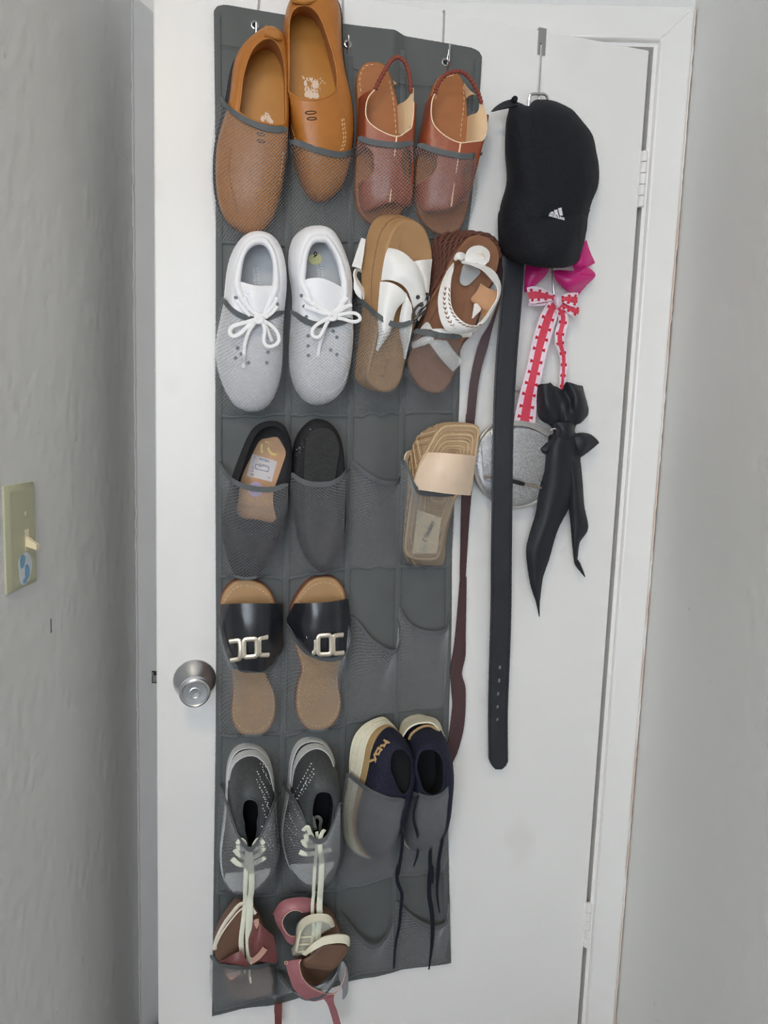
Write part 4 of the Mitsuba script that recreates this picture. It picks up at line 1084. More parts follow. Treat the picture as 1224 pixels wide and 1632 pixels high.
slide('black slide with a gold chain on its strap, left one of the pair', fo, stp, lk, sc(fo))
fo = H('905,95 815,130 735,225 690,320 690,480 735,680 762,800 735,900 720,1020 732,1130 790,1220 860,1250 950,1232 1020,1160 1050,1050 1030,900 1040,780 1080,600 1100,420 1086,260 1075,200 1015,115')
stp = [(H('705,292 790,288 900,285 1010,272 1100,255'), [.040, .068, .076, .068, .038]), (H('668,370 780,380 895,380 1010,370 1112,350'), [.034, .070, .080, .072, .036]), (H('650,415 765,490 890,500 1015,480 1118,450'), [.030, .070, .081, .073, .036]), (H('690,500 800,600 900,610 1010,600 1112,540'), [.036, .070, .080, .072, .038]), (H('770,610 840,668 920,690 1010,690 1085,650'), [.050, .066, .074, .068, .044])]
lk = [('C', H('790,545 850,537 862,560 866,600 864,640 850,662 836,662'), [.074, .078, .080, .080, .080, .079, .078]), ('O', H('888,535 965,528 980,548 980,655 968,672 892,674 880,655 880,555'), [.085, .086, .086, .086, .086, .085, .085, .085]), ('C', H('1074,526 1005,532 992,552 992,650 1004,668 1080,660'), [.077, .083, .085, .085, .083, .077])]
slide('black slide with a gold chain on its strap, right one of the pair', fo, stp, lk, sc(fo))

# ------------------------------------------------------------------ fifth row
mat('grey_canvas', lambda p, n, uv: mix((0.040, 0.045, 0.047), (0.060, 0.066, 0.068), noise(p.x * 350, p.y * 350, p.z * 350)), 0.6, 0.4, bump=lambda p, n, uv: noise(p.x * 600, p.y * 600, p.z * 600) * 0.0003)
mat('dark_lining', (0.014, 0.015, 0.017), 0.8, 0.1)
mat('rubber_pale', '#b6b9b8', 0.55, 0.4)
mat('lace_ivory', lambda p, n, uv: mix(col('#c4c6b4'), col('#d2d3c2'), noise(p.x * 700, p.y * 700, p.z * 700)), 0.8, 0.2)
mat('stud_pale', '#c8cccb', 0.3, 0.6)


def hightop(label, O, Kc, wK, rim, cap, laces, hang, holes, wO=.030):
    t = thing('high_top_sneaker', label, 'shoe', 'grey high-top sneakers')
    skin, lining = shoe_skin(O, Kc, wO, wK, .020, lip=.004, fx=1.25, spread=.35)
    part(t, 'upper', skin, 'grey_canvas', smooth=50)
    part(t, 'lining', lining, 'dark_lining', 'dark lining', smooth=50)
    s3 = D(spl(O, 130), .026); b3 = s3.copy(); b3[:, 2] = .004
    part(t, 'rubber_sole', slab(s3, b3, .003, grow=.0030), 'rubber_pale', 'pale rubber sole')
    part(t, 'heel_rim', skin_sheet(t, [rim[0][0] * .5 + rim[1][0] * .5 + (rim[0][0] - rim[1][0]) * .42, rim[1][0]], .0024, .0008, 10, 50), 'rubber_pale', 'pale rubber band around the heel')

    part(t, 'insole', plate(O.mean(0) + (O - O.mean(0)) * .86, .024, .029, .001), 'dark_lining')
    part(t, 'toe_cap', skin_sheet(t, [c[0] for c in cap], .0016, .0006, 26, 36), 'rubber_pale', 'pale rubber toe cap', smooth=50)
    for px, w, r in laces:
        part(t, 'lace', skin_cord(t, px, r, .4, .0085, 40, default=.09), 'lace_ivory')
    for px, w, r in hang:
        ww = np.maximum(hit_w(t, px, .013, .0), np.interp(np.arange(len(px)), np.arange(len(px)), np.interp(np.linspace(0, 1, len(px)), np.linspace(0, 1, len(w)), w)))
        part(t, 'lace_end', cord(px, ww, np.array(r), .35, n=80, sides=8), 'lace_ivory', 'long lace end hanging down')
    st = []
    for q, w, r in holes:
        st.append(lathe([(0.0, .0008), (r * .7, .0006), (r, 0.0), (r, -.0006)], hit(t, [q], .0003)[0], [0.15, 0.1, 1.0], 8))
    part(t, 'perforations', cat(*st), 'stud_pale', 'rows of small pale studs', stuff=True)
    return t


def dots(px_rows, w0, w1, seed):
    r = np.random.default_rng(seed); out = []
    for a, b, n in px_rows:
        for k in range(n):
            f = k / max(n - 1, 1)
            q = np.array(a) * (1 - f) + np.array(b) * f + r.normal(0, .35, 2)
            out.append((q, w0 + (w1 - w0) * f, float(r.uniform(.0006, .0013))))
    return out


O7 = J('372,165 280,188 225,275 206,400 200,560 178,780 158,960 180,1130 248,1230 320,1246 420,1200 505,1110 552,1020 575,900 562,700 545,480 530,340 498,245 440,185')
K7 = J('368,523 338,530 320,552 310,590 306,640 312,720 328,790 345,840 362,890 378,914 394,895 408,860 420,815 432,760 438,700 440,640 434,590 424,552 400,530')
hl = dots([(J('460,300')[0], J('520,420')[0], 9), (J('425,330')[0], J('515,520')[0], 11), (J('450,270')[0], J('500,300')[0], 4), (J('420,390')[0], J('500,560')[0], 10), (J('470,520')[0], J('525,640')[0], 8), (J('460,580')[0], J('520,760')[0], 9), (J('460,740')[0], J('540,880')[0], 8), (J('470,800')[0], J('530,920')[0], 7)], .080, .070, 3)
hightop('grey high-top sneaker with pale laces hanging, left one of the pair', O7, K7, [.125, .124, .122, .119, .115, .108, .100, .094, .088, .085, .088, .093, .099, .106, .112, .117, .121, .124, .125],
        [(J('208,400 222,280 280,190 372,162 440,180 500,245 530,340 545,480'), [.020] * 8), (J('216,390 240,300 300,235 372,212 430,228 485,285 520,370 543,470'), [.056] * 8)],
        [(J('190,1090 240,1088 300,1082 380,1080 450,1068 522,1052'), [.046, .062, .068, .070, .064, .048]), (J('182,1130 250,1150 310,1155 380,1150 440,1130 510,1100'), [.040, .056, .062, .063, .057, .040]), (J('215,1195 265,1205 320,1212 370,1205 420,1180 465,1155'), [.036, .046, .051, .052, .046, .036]), (J('250,1232 285,1240 320,1245 355,1235 385,1220 415,1205'), [.030] * 6)],
        [(J('275,870 300,840 330,870 320,910 290,905 280,880'), .094, .0036), (J('470,870 440,835 410,860 400,905 440,900 468,880'), .094, .0036), (J('255,915 300,960 370,975 430,955 475,900'), .090, .0040), (J('235,980 280,1020 340,1030 420,1010 482,972'), .084, .0042)],
        [(np.vstack([J('352,900 345,1000 338,1120 332,1250'), S6('490,0 480,180 455,400 440,560 450,720 462,830 480,900 488,980')]), [.098, .092, .082, .074, .072, .070, .070, .070, .070, .068, .066, .064], [.0030, .0040, .0036, .0034, .0036, .0040, .0042, .0036, .0014]),
         (np.vstack([J('372,905 378,1000 382,1120 375,1250'), S6('555,0 550,180 540,400 540,560 545,760 550,880 548,980 565,1105')]), [.100, .094, .084, .076, .074, .072, .072, .072, .072, .070, .068, .064], [.0030, .0042, .0046, .0048, .0050, .0056, .0060, .0058, .0050, .0016, .0014])], hl)
O8 = J('855,115 762,140 708,220 685,330 672,480 640,640 620,800 640,950 690,1070 770,1155 840,1178 930,1150 990,1060 1022,980 1042,850 1034,700 1012,480 1002,300 985,220 930,140')
K8 = J('900,467 868,482 845,530 830,600 822,680 826,740 836,790 848,830 862,862 875,880 890,872 915,850 945,820 975,770 995,710 1003,640 1002,570 992,520 975,482 935,466')
hl = dots([(J('830,270')[0], J('700,500')[0], 11), (J('845,310')[0], J('720,530')[0], 11), (J('850,345')[0], J('760,500')[0], 8), (J('800,380')[0], J('715,560')[0], 8), (J('690,560')[0], J('740,680')[0], 6), (J('660,640')[0], J('720,760')[0], 7), (J('650,740')[0], J('710,800')[0], 5), (J('670,820')[0], J('700,880')[0], 4)], .082, .070, 4)
hightop('grey high-top sneaker with pale laces hanging, right one of the pair', O8, K8, [.125, .124, .121, .118, .113, .108, .102, .096, .090, .087, .089, .093, .098, .104, .110, .115, .119, .122, .124, .125],
        [(J('682,450 690,320 715,220 765,145 850,115 930,138 980,205 1000,300'), [.020] * 8), (J('684,440 702,330 740,245 800,185 865,160 920,175 965,220 994,290'), [.056] * 8)],
        [(J('672,1022 720,1022 790,1020 870,1016 940,1012 1002,1004'), [.046, .062, .068, .070, .062, .046]), (J('690,1065 740,1085 800,1090 870,1088 930,1070 985,1050'), [.040, .056, .062, .063, .056, .040]), (J('735,1120 770,1135 810,1140 860,1140 910,1120 950,1100'), [.036, .046, .051, .052, .046, .036]), (J('780,1158 800,1168 840,1176 870,1172 900,1160 925,1150'), [.030] * 6)],
        [(J('770,770 800,745 820,790 840,840 815,850 785,800'), .094, .0036), (J('765,840 790,880 850,885 910,870 945,850'), .092, .0040), (J('740,930 780,945 860,940 930,925 975,910'), .086, .0042), (J('840,700 870,668 900,690 895,740 900,780'), .100, .0030)],
        [(np.vstack([J('870,780 875,860 865,960 855,1080 848,1250'), R6('545,0 525,160 530,330 540,500 515,640 515,760 545,860 558,920')]), [.104, .098, .088, .080, .076, .074, .072, .070, .070, .070, .068, .066, .064], [.0026, .0030, .0030, .0028, .0030, .0028, .0032, .0030, .0014]),
         (np.vstack([J('930,765 905,800 895,880 905,980 905,1100 895,1250'), R6('620,0 610,200 615,330 600,450 590,600 590,760 600,850 605,955')]), [.106, .104, .098, .090, .082, .078, .076, .074, .074, .072, .072, .070, .068, .064], [.0032, .0040, .0046, .0048, .0050, .0050, .0054, .0048, .0016, .0014])], hl)

mat('navy_knit', lambda p, n, uv: mix((0.012, 0.013, 0.026), (0.022, 0.023, 0.040), noise(p.x * 420, p.y * 420, p.z * 420)), 0.8, 0.2, sheen=0.2, bump=lambda p, n, uv: noise(p.x * 600, p.y * 600, p.z * 600) * 0.0004)
mat('sole_ivory', lambda p, n, uv: mix(col('#c3bfa9'), col('#cfcbb6'), fbm(p.x * 40, p.y * 40, p.z * 40, 2)), 0.55, 0.4)
leather('gum_tan', '#8f7550', '#9b815a', 0.6)
mat('letter_tan', '#a8895c', 0.6)
mat('lace_navy', (0.011, 0.013, 0.020), 0.8, 0.2)
t = thing('navy_sneaker', 'navy sneaker on a thick ivory sole with three tan letters at its heel', 'shoe')
top_px = K('485,185 425,195 370,250 338,340 318,470 285,600 245,740 222,900 238,1020 285,1115 340,1162 420,1140 480,1075 520,980 555,860 590,740 630,640 655,500 640,360 585,260')
bot_px = K('455,118 395,108 300,150 222,230 182,340 170,480 162,600 132,750 120,900 140,1020 205,1115 330,1168 410,1148 470,1085 510,990 545,870 575,750 615,650 640,510 620,370 560,250')
top_px = top_px[:20]; bot_px = np.vstack([bot_px[:12], bot_px[12:20]])
wt = np.array([.058, .066, .074, .080, .082, .080, .074, .068, .062, .056, .050, .046, .044, .044, .044, .044, .046, .048, .050, .054])
tt, op, kp = ring2(bot_px, top_px, 150, True)
top = D(kp, arr(wt, tt, 150, True)); bot = D(op, arr(np.maximum(wt - .034, .010), tt, 150, True))
part(t, 'sole', slab(top * .72 + bot * .28, bot, .002), 'sole_ivory', 'thick ivory sole', smooth=40)
part(t, 'gum_line', slab(top, top * .72 + bot * .28, .0015), 'gum_tan', 'tan line around the sole', smooth=40)
for f in (.18, .42):
    g_ = bot * (1 - f) + top * f; nn = nrm2(g_[:, :2]); g_ = g_.copy(); g_[:, :2] += nn * .0004
    part(t, 'sole_ridge', sweep(np.vstack([g_, g_[:1]]), .0006, .0008, sides=5), 'sole_ivory')
K9 = K('505,345 475,400 465,470 480,555 520,640 560,690 595,700 625,660 645,590 655,510 648,430 620,370 580,335 540,330')
O9 = K('425,205 345,350 322,480 250,750 225,900 240,1020 340,1155 480,1065 550,860 600,720 655,510 640,360 585,265 500,195')
skin, lining = shoe_skin(O9, K9, [.066, .082, .084, .076, .070, .064, .052, .048, .048, .050, .054, .056, .060, .062], [.112, .114, .116, .116, .112, .106, .100, .096, .096, .098, .102, .106, .110, .112], .055, lip=.005, spread=.15, base=.045)
part(t, 'upper', skin, 'navy_knit', smooth=50)
part(t, 'lining', lining, 'dark_lining', smooth=50)
part(t, 'insole', plate(K9.mean(0) + (K9 - K9.mean(0)) * 1.25, .080, .0880, .001), 'dark_lining', 'dark insole')
for ch, q in (('R', '441,311'), ('B', '397,366'), ('X', '365,420')):
    part(t, 'letter', lettering(ch, tuple(K(q)[0]), hit_w(t, K(q), .0005)[0], .0125, -121, .0030, True, xs=1.45), 'letter_tan', 'tan letter', smooth=False)
part(t, 'lace_end', cord(np.vstack([K('585,715 560,780 532,880 562,960 572,1020 560,1150 535,1290'), M('540,0 530,90 565,200 562,300 548,450 525,560 508,770')]), [.104, .098, .092, .086, .080, .062, .050, .046, .044, .044, .042, .038, .034, .030], [.0022, .0026, .0032, .0030, .0028, .0016], .5, n=90), 'lace_navy', 'long navy lace hanging down')
part(t, 'lace_end', cord(K('688,700 660,800 655,880 678,960 690,1020 682,1150 655,1228'), [.104, .100, .096, .090, .080, .064, .058], [.0022, .0024, .0030, .0016], .5, n=60), 'lace_navy')

t = thing('navy_sneaker', 'navy sneaker showing its dark opening, at the right edge of the organizer', 'shoe')
O10 = K('720,130 620,165 585,240 600,400 610,560 595,700 585,850 585,1000 620,1085 700,1088 780,1040 850,990 890,870 905,720 918,560 915,420 885,270 820,160')
K10 = K('750,330 700,350 668,420 665,520 685,600 715,665 745,695 770,705 800,712 830,708 860,690 882,650 895,590 898,520 890,440 865,380 830,345 790,330')
skin, lining = shoe_skin(O10, K10, .034, [.112, .112, .112, .110, .106, .101, .098, .097, .096, .096, .097, .099, .103, .107, .110, .112, .112, .112], .020, lip=.006, spread=.2)
part(t, 'upper', skin, 'navy_knit', smooth=50)
part(t, 'lining', lining, 'dark_lining', smooth=50)
s3 = D(spl(O10, 130), .030); b3 = D(spl(O10, 130) * .98 + O10.mean(0) * .02, .030); b3[:, 2] = .006
part(t, 'sole', slab(s3, b3, .003, grow=.003), 'sole_ivory', 'thick ivory sole')
part(t, 'heel_rim', sheet([(K('552,212 570,175 620,140 720,108 790,112 840,145 868,215 874,290'), [.026, .022, .020, .020, .020, .020, .022, .028]), (K('575,255 605,205 660,165 725,150 785,152 825,180 852,235 866,290'), [.064] * 8)], .003, 12, 50), 'sole_ivory')
part(t, 'insole', plate(K10.mean(0) + (K10 - K10.mean(0)) * 1.2, .040, .0450, .001), 'dark_lining', 'dark insole')
part(t, 'gum_line', cord(K('620,275 640,235 690,195 740,175 790,178 830,210 855,262'), .066, .0024, n=50), 'gum_tan', 'tan line around the sole')
part(t, 'lace_end', cord(np.vstack([K('825,690 815,800 822,880 808,960 788,1060 780,1200 790,1350'), M('788,0 772,180 785,300 797,400 795,560 785,660 770,776')]), [.100, .094, .086, .078, .066, .050, .046, .042, .040, .038, .036, .034, .032, .030], [.0016, .0022, .0034, .0036, .0040, .0040, .0036, .0014], .5, n=100), 'lace_navy', 'long navy lace hanging down')
part(t, 'lace_end', cord(np.vstack([K('890,600 880,700 868,800 848,880 860,960 868,1040 845,1180 835,1330'), M('845,0 832,150 835,250 850,350')]), [.098, .092, .084, .078, .072, .066, .052, .046, .042, .040, .040, .038], [.0022, .0030, .0034, .0034, .0030, .0012], .5, n=90), 'lace_navy')

# ------------------------------------------------------------------ sixth row
leather('old_brown', '#5c4436', '#6b5040', 0.65)
leather('maroon_leather', '#6f3f40', '#5a3230', 0.5)
leather('mauve_leather', '#8f5b60', '#9a656a', 0.45)
mat('rope_white', '#c9c2b4', 0.7)
mat('rose_shine', '#b08a7c', 0.3, 0.7)
t = thing('maroon_sandal', 'brown sandal with a white stitched rim and maroon straps, at the bottom left corner', 'sandal')
top_px = S6('440,80 330,190 240,310 160,450 110,580 98,720 125,800 170,860 230,1040 300,1240 380,1310 520,1325 720,1300 840,1230 860,1080 800,900 780,720 760,520 690,340 600,180 520,90')
p = spl(top_px, 130); top = D(p, .066)
top[:, 2] += -.03 * np.clip((top[:, 1].max() - top[:, 1]) / .19, 0, 1) + .010 * (top[:, 0].max() - top[:, 0]) / .1
top = np.column_stack([D(p, top[:, 2])[:, :2], top[:, 2]])
bot = top.copy(); bot[:, 2] -= .026
part(t, 'sole', slab(top, bot, .003), 'old_brown', 'worn brown footbed', smooth=40)
rim = np.vstack([top[118:], top[:30]])
mat('dark_sole', '#2e2a28', 0.7)
for k in range(len(rim) - 1):
    for f in (0.0, .5):
        c = rim[k] * (1 - f) + rim[k + 1] * f; d = rim[k + 1] - rim[k]; d = d / np.linalg.norm(d)
        nn = np.array([-d[1], d[0], 0])
        if k < 1: continue
        part(t, 'rim_stitch', sweep(np.array([c - nn * .0030 + [0, 0, .0004], c + [0, 0, .0016], c + nn * .0030 + [0, 0, .0002]]), .0010, .0008, sides=6), 'rope_white')
part(t, 'inner_piping', cord(S6('480,130 420,170 330,270 240,390 170,500 125,600'), [.071, .071, .072, .073, .074, .074], .0013, n=50), 'rope_white')
part(t, 'strap', sheet([(S6('600,270 660,300 720,380 850,500'), [.070, .082, .086, .080]), (S6('580,420 640,480 720,560 880,650'), [.074, .090, .094, .084]), (S6('540,560 600,640 700,720 900,800'), [.076, .092, .094, .080]), (S6('560,760 640,800 740,830 880,850'), [.074, .088, .090, .076])], .0024, 24, 20), 'maroon_leather', 'maroon strap', smooth=50)
part(t, 'strap', sheet([(S6('165,820 260,780 360,720 440,690'), [.066, .078, .084, .084]), (S6('200,860 300,850 400,830 500,800'), [.068, .084, .090, .088]), (S6('260,890 350,900 440,900 560,870'), [.066, .080, .086, .084])], .0024, 16, 20), 'maroon_leather', smooth=50)
part(t, 'buckle_strap', sheet([(S6('560,800 640,740 720,640'), [.096, .100, .100]), (S6('590,850 680,790 775,675'), [.096, .100, .098])], .0020, 10, 16), 'rose_shine', 'shiny rose strap', smooth=50)
part(t, 'buckle_strap', sheet([(S6('600,310 630,285 665,275'), [.088] * 3), (S6('610,350 630,345 668,340'), [.088] * 3), (S6('632,400 638,402 645,398'), [.088] * 3)], .0016, 8, 8), 'rose_shine')
part(t, 'buckle_strap', sheet([(S6('245,985 330,975 430,950'), [.080, .084, .084]), (S6('300,1060 350,1040 420,990'), [.080, .084, .084])], .0016, 8, 12), 'rose_shine')
part(t, 'hanging_strap', sheet([(R6('60,1375 100,1378 150,1375'), [.030] * 3), (R6('55,1480 100,1480 148,1480'), [.030] * 3), (R6('62,1580 100,1580 145,1580'), [.030] * 3), (R6('58,1690 100,1690 145,1690'), [.028] * 3)], .0022, 16, 8), 'maroon_leather')

t = thing('mauve_sandal', 'mauve strappy sandal sticking out of the bottom pocket beside the maroon one', 'sandal')
part(t, 'ankle_band', sheet([(R6('40,290 95,190 150,130 250,95 380,80 500,95 560,160'), [.050, .054, .058, .060, .060, .056, .050]), (R6('70,300 125,250 190,200 280,170 370,165 460,190 540,230'), [.058, .064, .068, .070, .070, .066, .058]), (R6('110,350 150,330 205,285 260,250 320,238 370,245 398,262'), [.060, .068, .072, .074, .074, .072, .068])], .0024, 20, 40), 'mauve_leather', smooth=50)
part(t, 'ankle_band', sheet([(R6('60,300 90,400 160,520 220,620 300,660'), [.056, .060, .064, .066, .062]), (R6('150,340 155,400 185,480 240,545 310,555'), [.068, .072, .074, .074, .068])], .0024, 12, 30), 'mauve_leather', smooth=50)
part(t, 'band_edge', cord(R6('398,262 350,240 280,240 210,280 165,340 152,400 180,480 240,545 310,556'), [.070, .074, .076, .075, .073, .074, .076, .076, .070], .0010, n=60), 'rose_shine')
part(t, 'footbed', plate(R6('500,180 620,220 760,320 850,470 890,640 860,820 800,960 700,1080 560,1170 420,1120 350,980 330,800 380,560 420,380 450,260'), .024, .044, .003), 'old_brown', 'dark brown footbed')
part(t, 'instep_strap', sheet([(R6('200,870 215,960 250,1070 290,1180 390,1290 520,1345 650,1320'), [.092, .092, .092, .090, .086, .082, .078]), (R6('290,850 300,940 330,1040 400,1140 500,1220 600,1270 700,1300'), [.098, .099, .100, .098, .094, .088, .082]), (R6('375,840 368,900 380,1000 430,1100 510,1180 620,1235 790,1262'), [.096, .098, .099, .098, .094, .088, .080])], .0026, 20, 50), 'mauve_leather', smooth=50)
part(t, 'instep_edge', cord(R6('385,840 362,880 368,960 400,1060 460,1140 540,1200 640,1245 720,1262 790,1260 850,1200 900,1100 925,1000 900,880'), [.098, .100, .101, .100, .098, .095, .090, .084, .082, .080, .076, .074, .072], .0011, n=70), 'rose_shine')
ey = R6('200,880')[0]
part(t, 'eyelet', sweep(np.array([D([ey + 2.4 * np.array([math.cos(b), math.sin(b)])], .0945)[0] for b in np.linspace(0, 2 * math.pi, 20)]), .0009, .0009, sides=6), 'rose_shine')
part(t, 'hanging_strap', sheet([(R6('640,1300 700,1310 790,1270'), [.080] * 3), (R6('700,1370 740,1370 785,1360'), [.076] * 3), (R6('740,1480 780,1475 825,1470'), [.066] * 3), (R6('775,1600 810,1600 860,1590'), [.056] * 3), (R6('800,1720 840,1720 895,1710'), [.048] * 3)], .0024, 30, 10), 'mauve_leather')
part(t, 'leaf_strap', sheet([(R6('870,870 895,860 915,890'), [.070, .074, .070]), (R6('840,940 890,940 945,960'), [.066, .074, .068]), (R6('850,1060 900,1080 958,1080'), [.062, .070, .064]), (R6('890,1180 920,1190 958,1180'), [.058, .064, .060]), (R6('900,1270 920,1275 945,1260'), [.054, .058, .055]), (R6('895,1322 900,1325 908,1318'), [.052, .053, .052])], .0022, 24, 12), 'net_thread', 'grey leaf-shaped strap end')

mat('sole_underside', '#a09e90', 0.6)
t = thing('small_white_shoe', 'small shoe with white rubber sole edges lying in the mauve sandal', 'shoe')
part(t, 'ribbed_sole', plate(R6('420,400 350,480 330,600 305,740 280,800 400,790 500,720 620,560 700,500 780,440 720,380 640,350 540,360'), .056, .070, .003), 'sole_underside', 'ribbed greenish white sole')
part(t, 'sole_wall', sheet([(R6('310,740 335,600 350,470 390,370 470,310 580,285 690,290 755,340 785,430'), [.070, .074, .078, .080, .082, .083, .083, .080, .076]), (R6('325,740 350,610 375,510 420,440 490,395 590,375 680,385 740,410 775,445'), [.082, .086, .090, .092, .094, .094, .093, .090, .084])], .004, 12, 60), 'sole_ivory', smooth=50)
part(t, 'sole_rib', cord(R6('345,570 420,565 530,560'), .072, .0018, n=20), 'sole_ivory')
part(t, 'sole_rib', cord(R6('330,660 420,655 500,655'), .072, .0018, n=20), 'sole_ivory')
part(t, 'sole_rib', cord(R6('320,745 390,745 430,730'), .072, .0016, n=20), 'sole_ivory')
part(t, 'upper', slab(D(spl(R6('640,640 560,720 480,790 400,860 430,930 600,960 760,970 850,900 920,800 965,690 900,650 770,645'), 100), .084), D(spl(R6('640,640 560,720 480,790 400,860 430,930 600,960 760,970 850,900 920,800 965,690 900,650 770,645'), 100), .050), .008), 'old_brown', 'brown leather upper')
part(t, 'sole_wall', sheet([(R6('400,770 450,720 510,660 620,580 720,545 830,530 920,535 962,560 970,640'), [.084, .088, .092, .094, .096, .096, .094, .090, .084]), (R6('430,795 490,760 540,730 640,670 730,645 830,635 900,640 945,655 965,680'), [.090, .094, .097, .098, .100, .100, .098, .094, .088])], .004, 12, 60), 'sole_ivory', smooth=50)

# ================================================================== things on the over-door hook to the right
mat('cap_black', lambda p, n, uv: mix((0.010, 0.011, 0.014), (0.017, 0.018, 0.022), noise(p.x * 500, p.y * 500, p.z * 500)), 0.85, 0.15, sheen=0.3, bump=lambda p, n, uv: (noise(p.x * 700, p.y * 700, p.z * 700) * 0.0003 + fbm(p.x * 16, p.y * 16, p.z * 12, 3) * 0.008))
mat('embroidery_white', '#c9c7c9', 0.7, 0.2)
mat('satin_black', lambda p, n, uv: mix((0.010, 0.0115, 0.016), (0.015, 0.017, 0.023), fbm(p.x * 30, p.y * 30, p.z * 30, 2)), 0.55, 0.4, sheen=0.2, bump=lambda p, n, uv: fbm(p.x * 40, p.y * 40, p.z * 14, 3) * 0.003)
mat('belt_black', lambda p, n, uv: mix((0.017, 0.019, 0.025), (0.026, 0.029, 0.036), fbm(p.x * 60, p.y * 60, p.z * 20, 3)), 0.42, 0.45, bump=lambda p, n, uv: noise(p.x * 500, p.y * 500, p.z * 300) * 0.0002)
mat('belt_brown', lambda p, n, uv: mix(col('#3c2a2c'), col('#4a3336'), fbm(p.x * 50, p.y * 50, p.z * 12, 3)), 0.5, 0.4, bump=lambda p, n, uv: fbm(p.x * 60, p.y * 60, p.z * 60, 2) * 0.0008)
mat('magenta_satin', (0.52, 0.014, 0.17), 0.40, 0.5, sheen=0.3, bump=lambda p, n, uv: noise(p.x * 60, p.y * 60, p.z * 900) * 0.0003)
mat('ribbon_white', '#d6c3cd', 0.6, 0.3)
mat('ribbon_red', '#c23f52', 0.55, 0.3)
mat('ribbon_stitch', '#b01e30', 0.6, 0.3)


def glitter(p, n, uv):
    return mix((0.30, 0.30, 0.30), (0.85, 0.85, 0.86), smoothstep(0.45, 0.9, cell_rand(p.x * 900, p.y * 900, p.z * 900)))


mat('silver_glitter', glitter, 0.33, metal=0.75, bump=lambda p, n, uv: noise(p.x * 1100, p.y * 1100, p.z * 1100) * 0.0011)
mat('silver_vinyl', (0.55, 0.54, 0.52), 0.34, metal=0.7)
mat('zip_gold', (0.45, 0.36, 0.26), 0.35, metal=0.8)

# the hook itself: a bracket over the door top, a rod, a loop and a long wire below
hk = thing('over_door_hanger', 'silver over-door hanger with a bracket, rod and square loop above the cap', 'hook')
tu = D(N('590,122'), 0.0018)[0][0]
br = [box(tu - .0075, tu + .0065, DOOR_H - .039, DOOR_H + .0022, .0006, .0028, .0005), box(tu - .0075, tu + .0065, DOOR_H + .0004, DOOR_H + .0024, -DOOR_T - .002, .0028, .0004), box(tu - .0075, tu + .0065, DOOR_H - .03, DOOR_H + .0022, -DOOR_T - .0032, -DOOR_T - .0012, .0004)]
part(hk, 'bracket', cat(*br), 'dull_steel', smooth=False)
part(hk, 'bracket_slot', lathe([(0.0, .0030), (.0022, .0030)], D(N('576,240'), .003)[0] * [1, 1, 0], [0, 0, 1], 16), 'dark_hole')
part(hk, 'rod', cord(N('578,240 574,320 568,440 560,560 556,612'), [.0044, .0046, .0070, .0120, .0150], .0016, n=30), 'bright_steel')
part(hk, 'loop', cord(N('480,720 486,660 495,620 520,610 560,610 595,612 618,628 626,660 630,700'), [.012, .014, .016, .017, .017, .017, .016, .014, .012], .0022, n=60), 'bright_steel')
part(hk, 'wire', cord(np.vstack([N('556,612 600,900 640,1300'), O('648,300 655,430 662,560 672,640 700,800 722,960 735,1100 728,1300')]), [.008, .005, .004, .004, .005, .006, .006, .006, .006, .006, .006], .0018, n=80), 'dull_steel')

# --- black baseball cap
cp = thing('baseball_cap', 'black baseball cap with a white three-stripe logo, hanging by its strap', 'cap')
prof = N('480,702 500,680 530,656 580,652 640,656 700,672 760,700 812,730 848,768 895,825 955,905 978,970 992,1050 1006,1120 1012,1200 1002,1310 965,1400 940,1480 925,1560 905,1680 780,1780 600,1800 400,1770 285,1680 258,1560 278,1420 308,1320 318,1200 306,1040 308,900 316,800 330,745 345,690 400,672')
t0 = spl(prof, 150)
rows = []
cen = N('615,1440')[0]
base = D(t0, .020)
apex = D([cen], .125)[0]
tip = np.linspace(0, 1, 22)
for r in tip:
    a = r * math.pi / 2
    f = 1 - math.cos(a)
    px_w = .020 + (.118 - .020) * math.sin(a) ** 0.9
    q = D(t0 + (cen - t0) * f, px_w)
    dirs = np.arctan2(q[:, 1] - apex[1], q[:, 0] - apex[0])
    q[:, 2] += .0035 * np.sin(3 * dirs + 1.0) * math.sin(a * 2) + .004 * (meshkit.fbm(q * 22, 3) - .5) * math.sin(a)
    rows.append(q)
back = base.copy(); back[:, 2] = .008; bc = base.mean(0); back[:, :2] = bc[:2] + (back[:, :2] - bc[:2]) * .93
part(cp, 'crown', grid(np.array([back, *rows]), True), 'cap_black', smooth=True)
bill = [(np.vstack([N('262,1500'), N('400,1510 560,1530 720,1520 850,1490'), N('938,1480')]), [.020, .086, .104, .100, .080, .018]),
        (np.vstack([O('256,50'), O('400,96 560,112 720,102 850,75'), O('910,35')]), [.032, .110, .130, .126, .098, .032]),
        (np.vstack([O('262,200'), O('400,240 560,252 710,247 820,210'), O('893,170')]), [.038, .110, .142, .136, .104, .040]),
        (np.vstack([O('292,296'), O('400,330 560,348 700,345 800,310'), O('868,262')]), [.040, .100, .136, .130, .098, .044]),
        (np.vstack([O('335,330'), O('440,368 560,393 690,402 785,390'), O('845,345')]), [.044, .092, .124, .120, .092, .048])]
part(cp, 'bill', sheet(bill, .0036, 40, 48), 'cap_black', smooth=50)
part(cp, 'strap_end', sheet([(N('200,742 260,690 330,660 385,650'), [.040, .046, .050, .050]), (N('203,746 270,728 330,715 400,700'), [.040, .048, .054, .056])], .0026, 12, 24), 'satin_black', 'tapering strap end')
part(cp, 'button', lathe([(.0, .006), (.0040, .004), (.0050, 0.0), (.004, -.004)], D(N('375,655'), .055)[0], [0, .3, 1], 18), 'cap_black')
LG = crop(850, 310, 17.486)
em = numbered('baseball_cap__emblem')
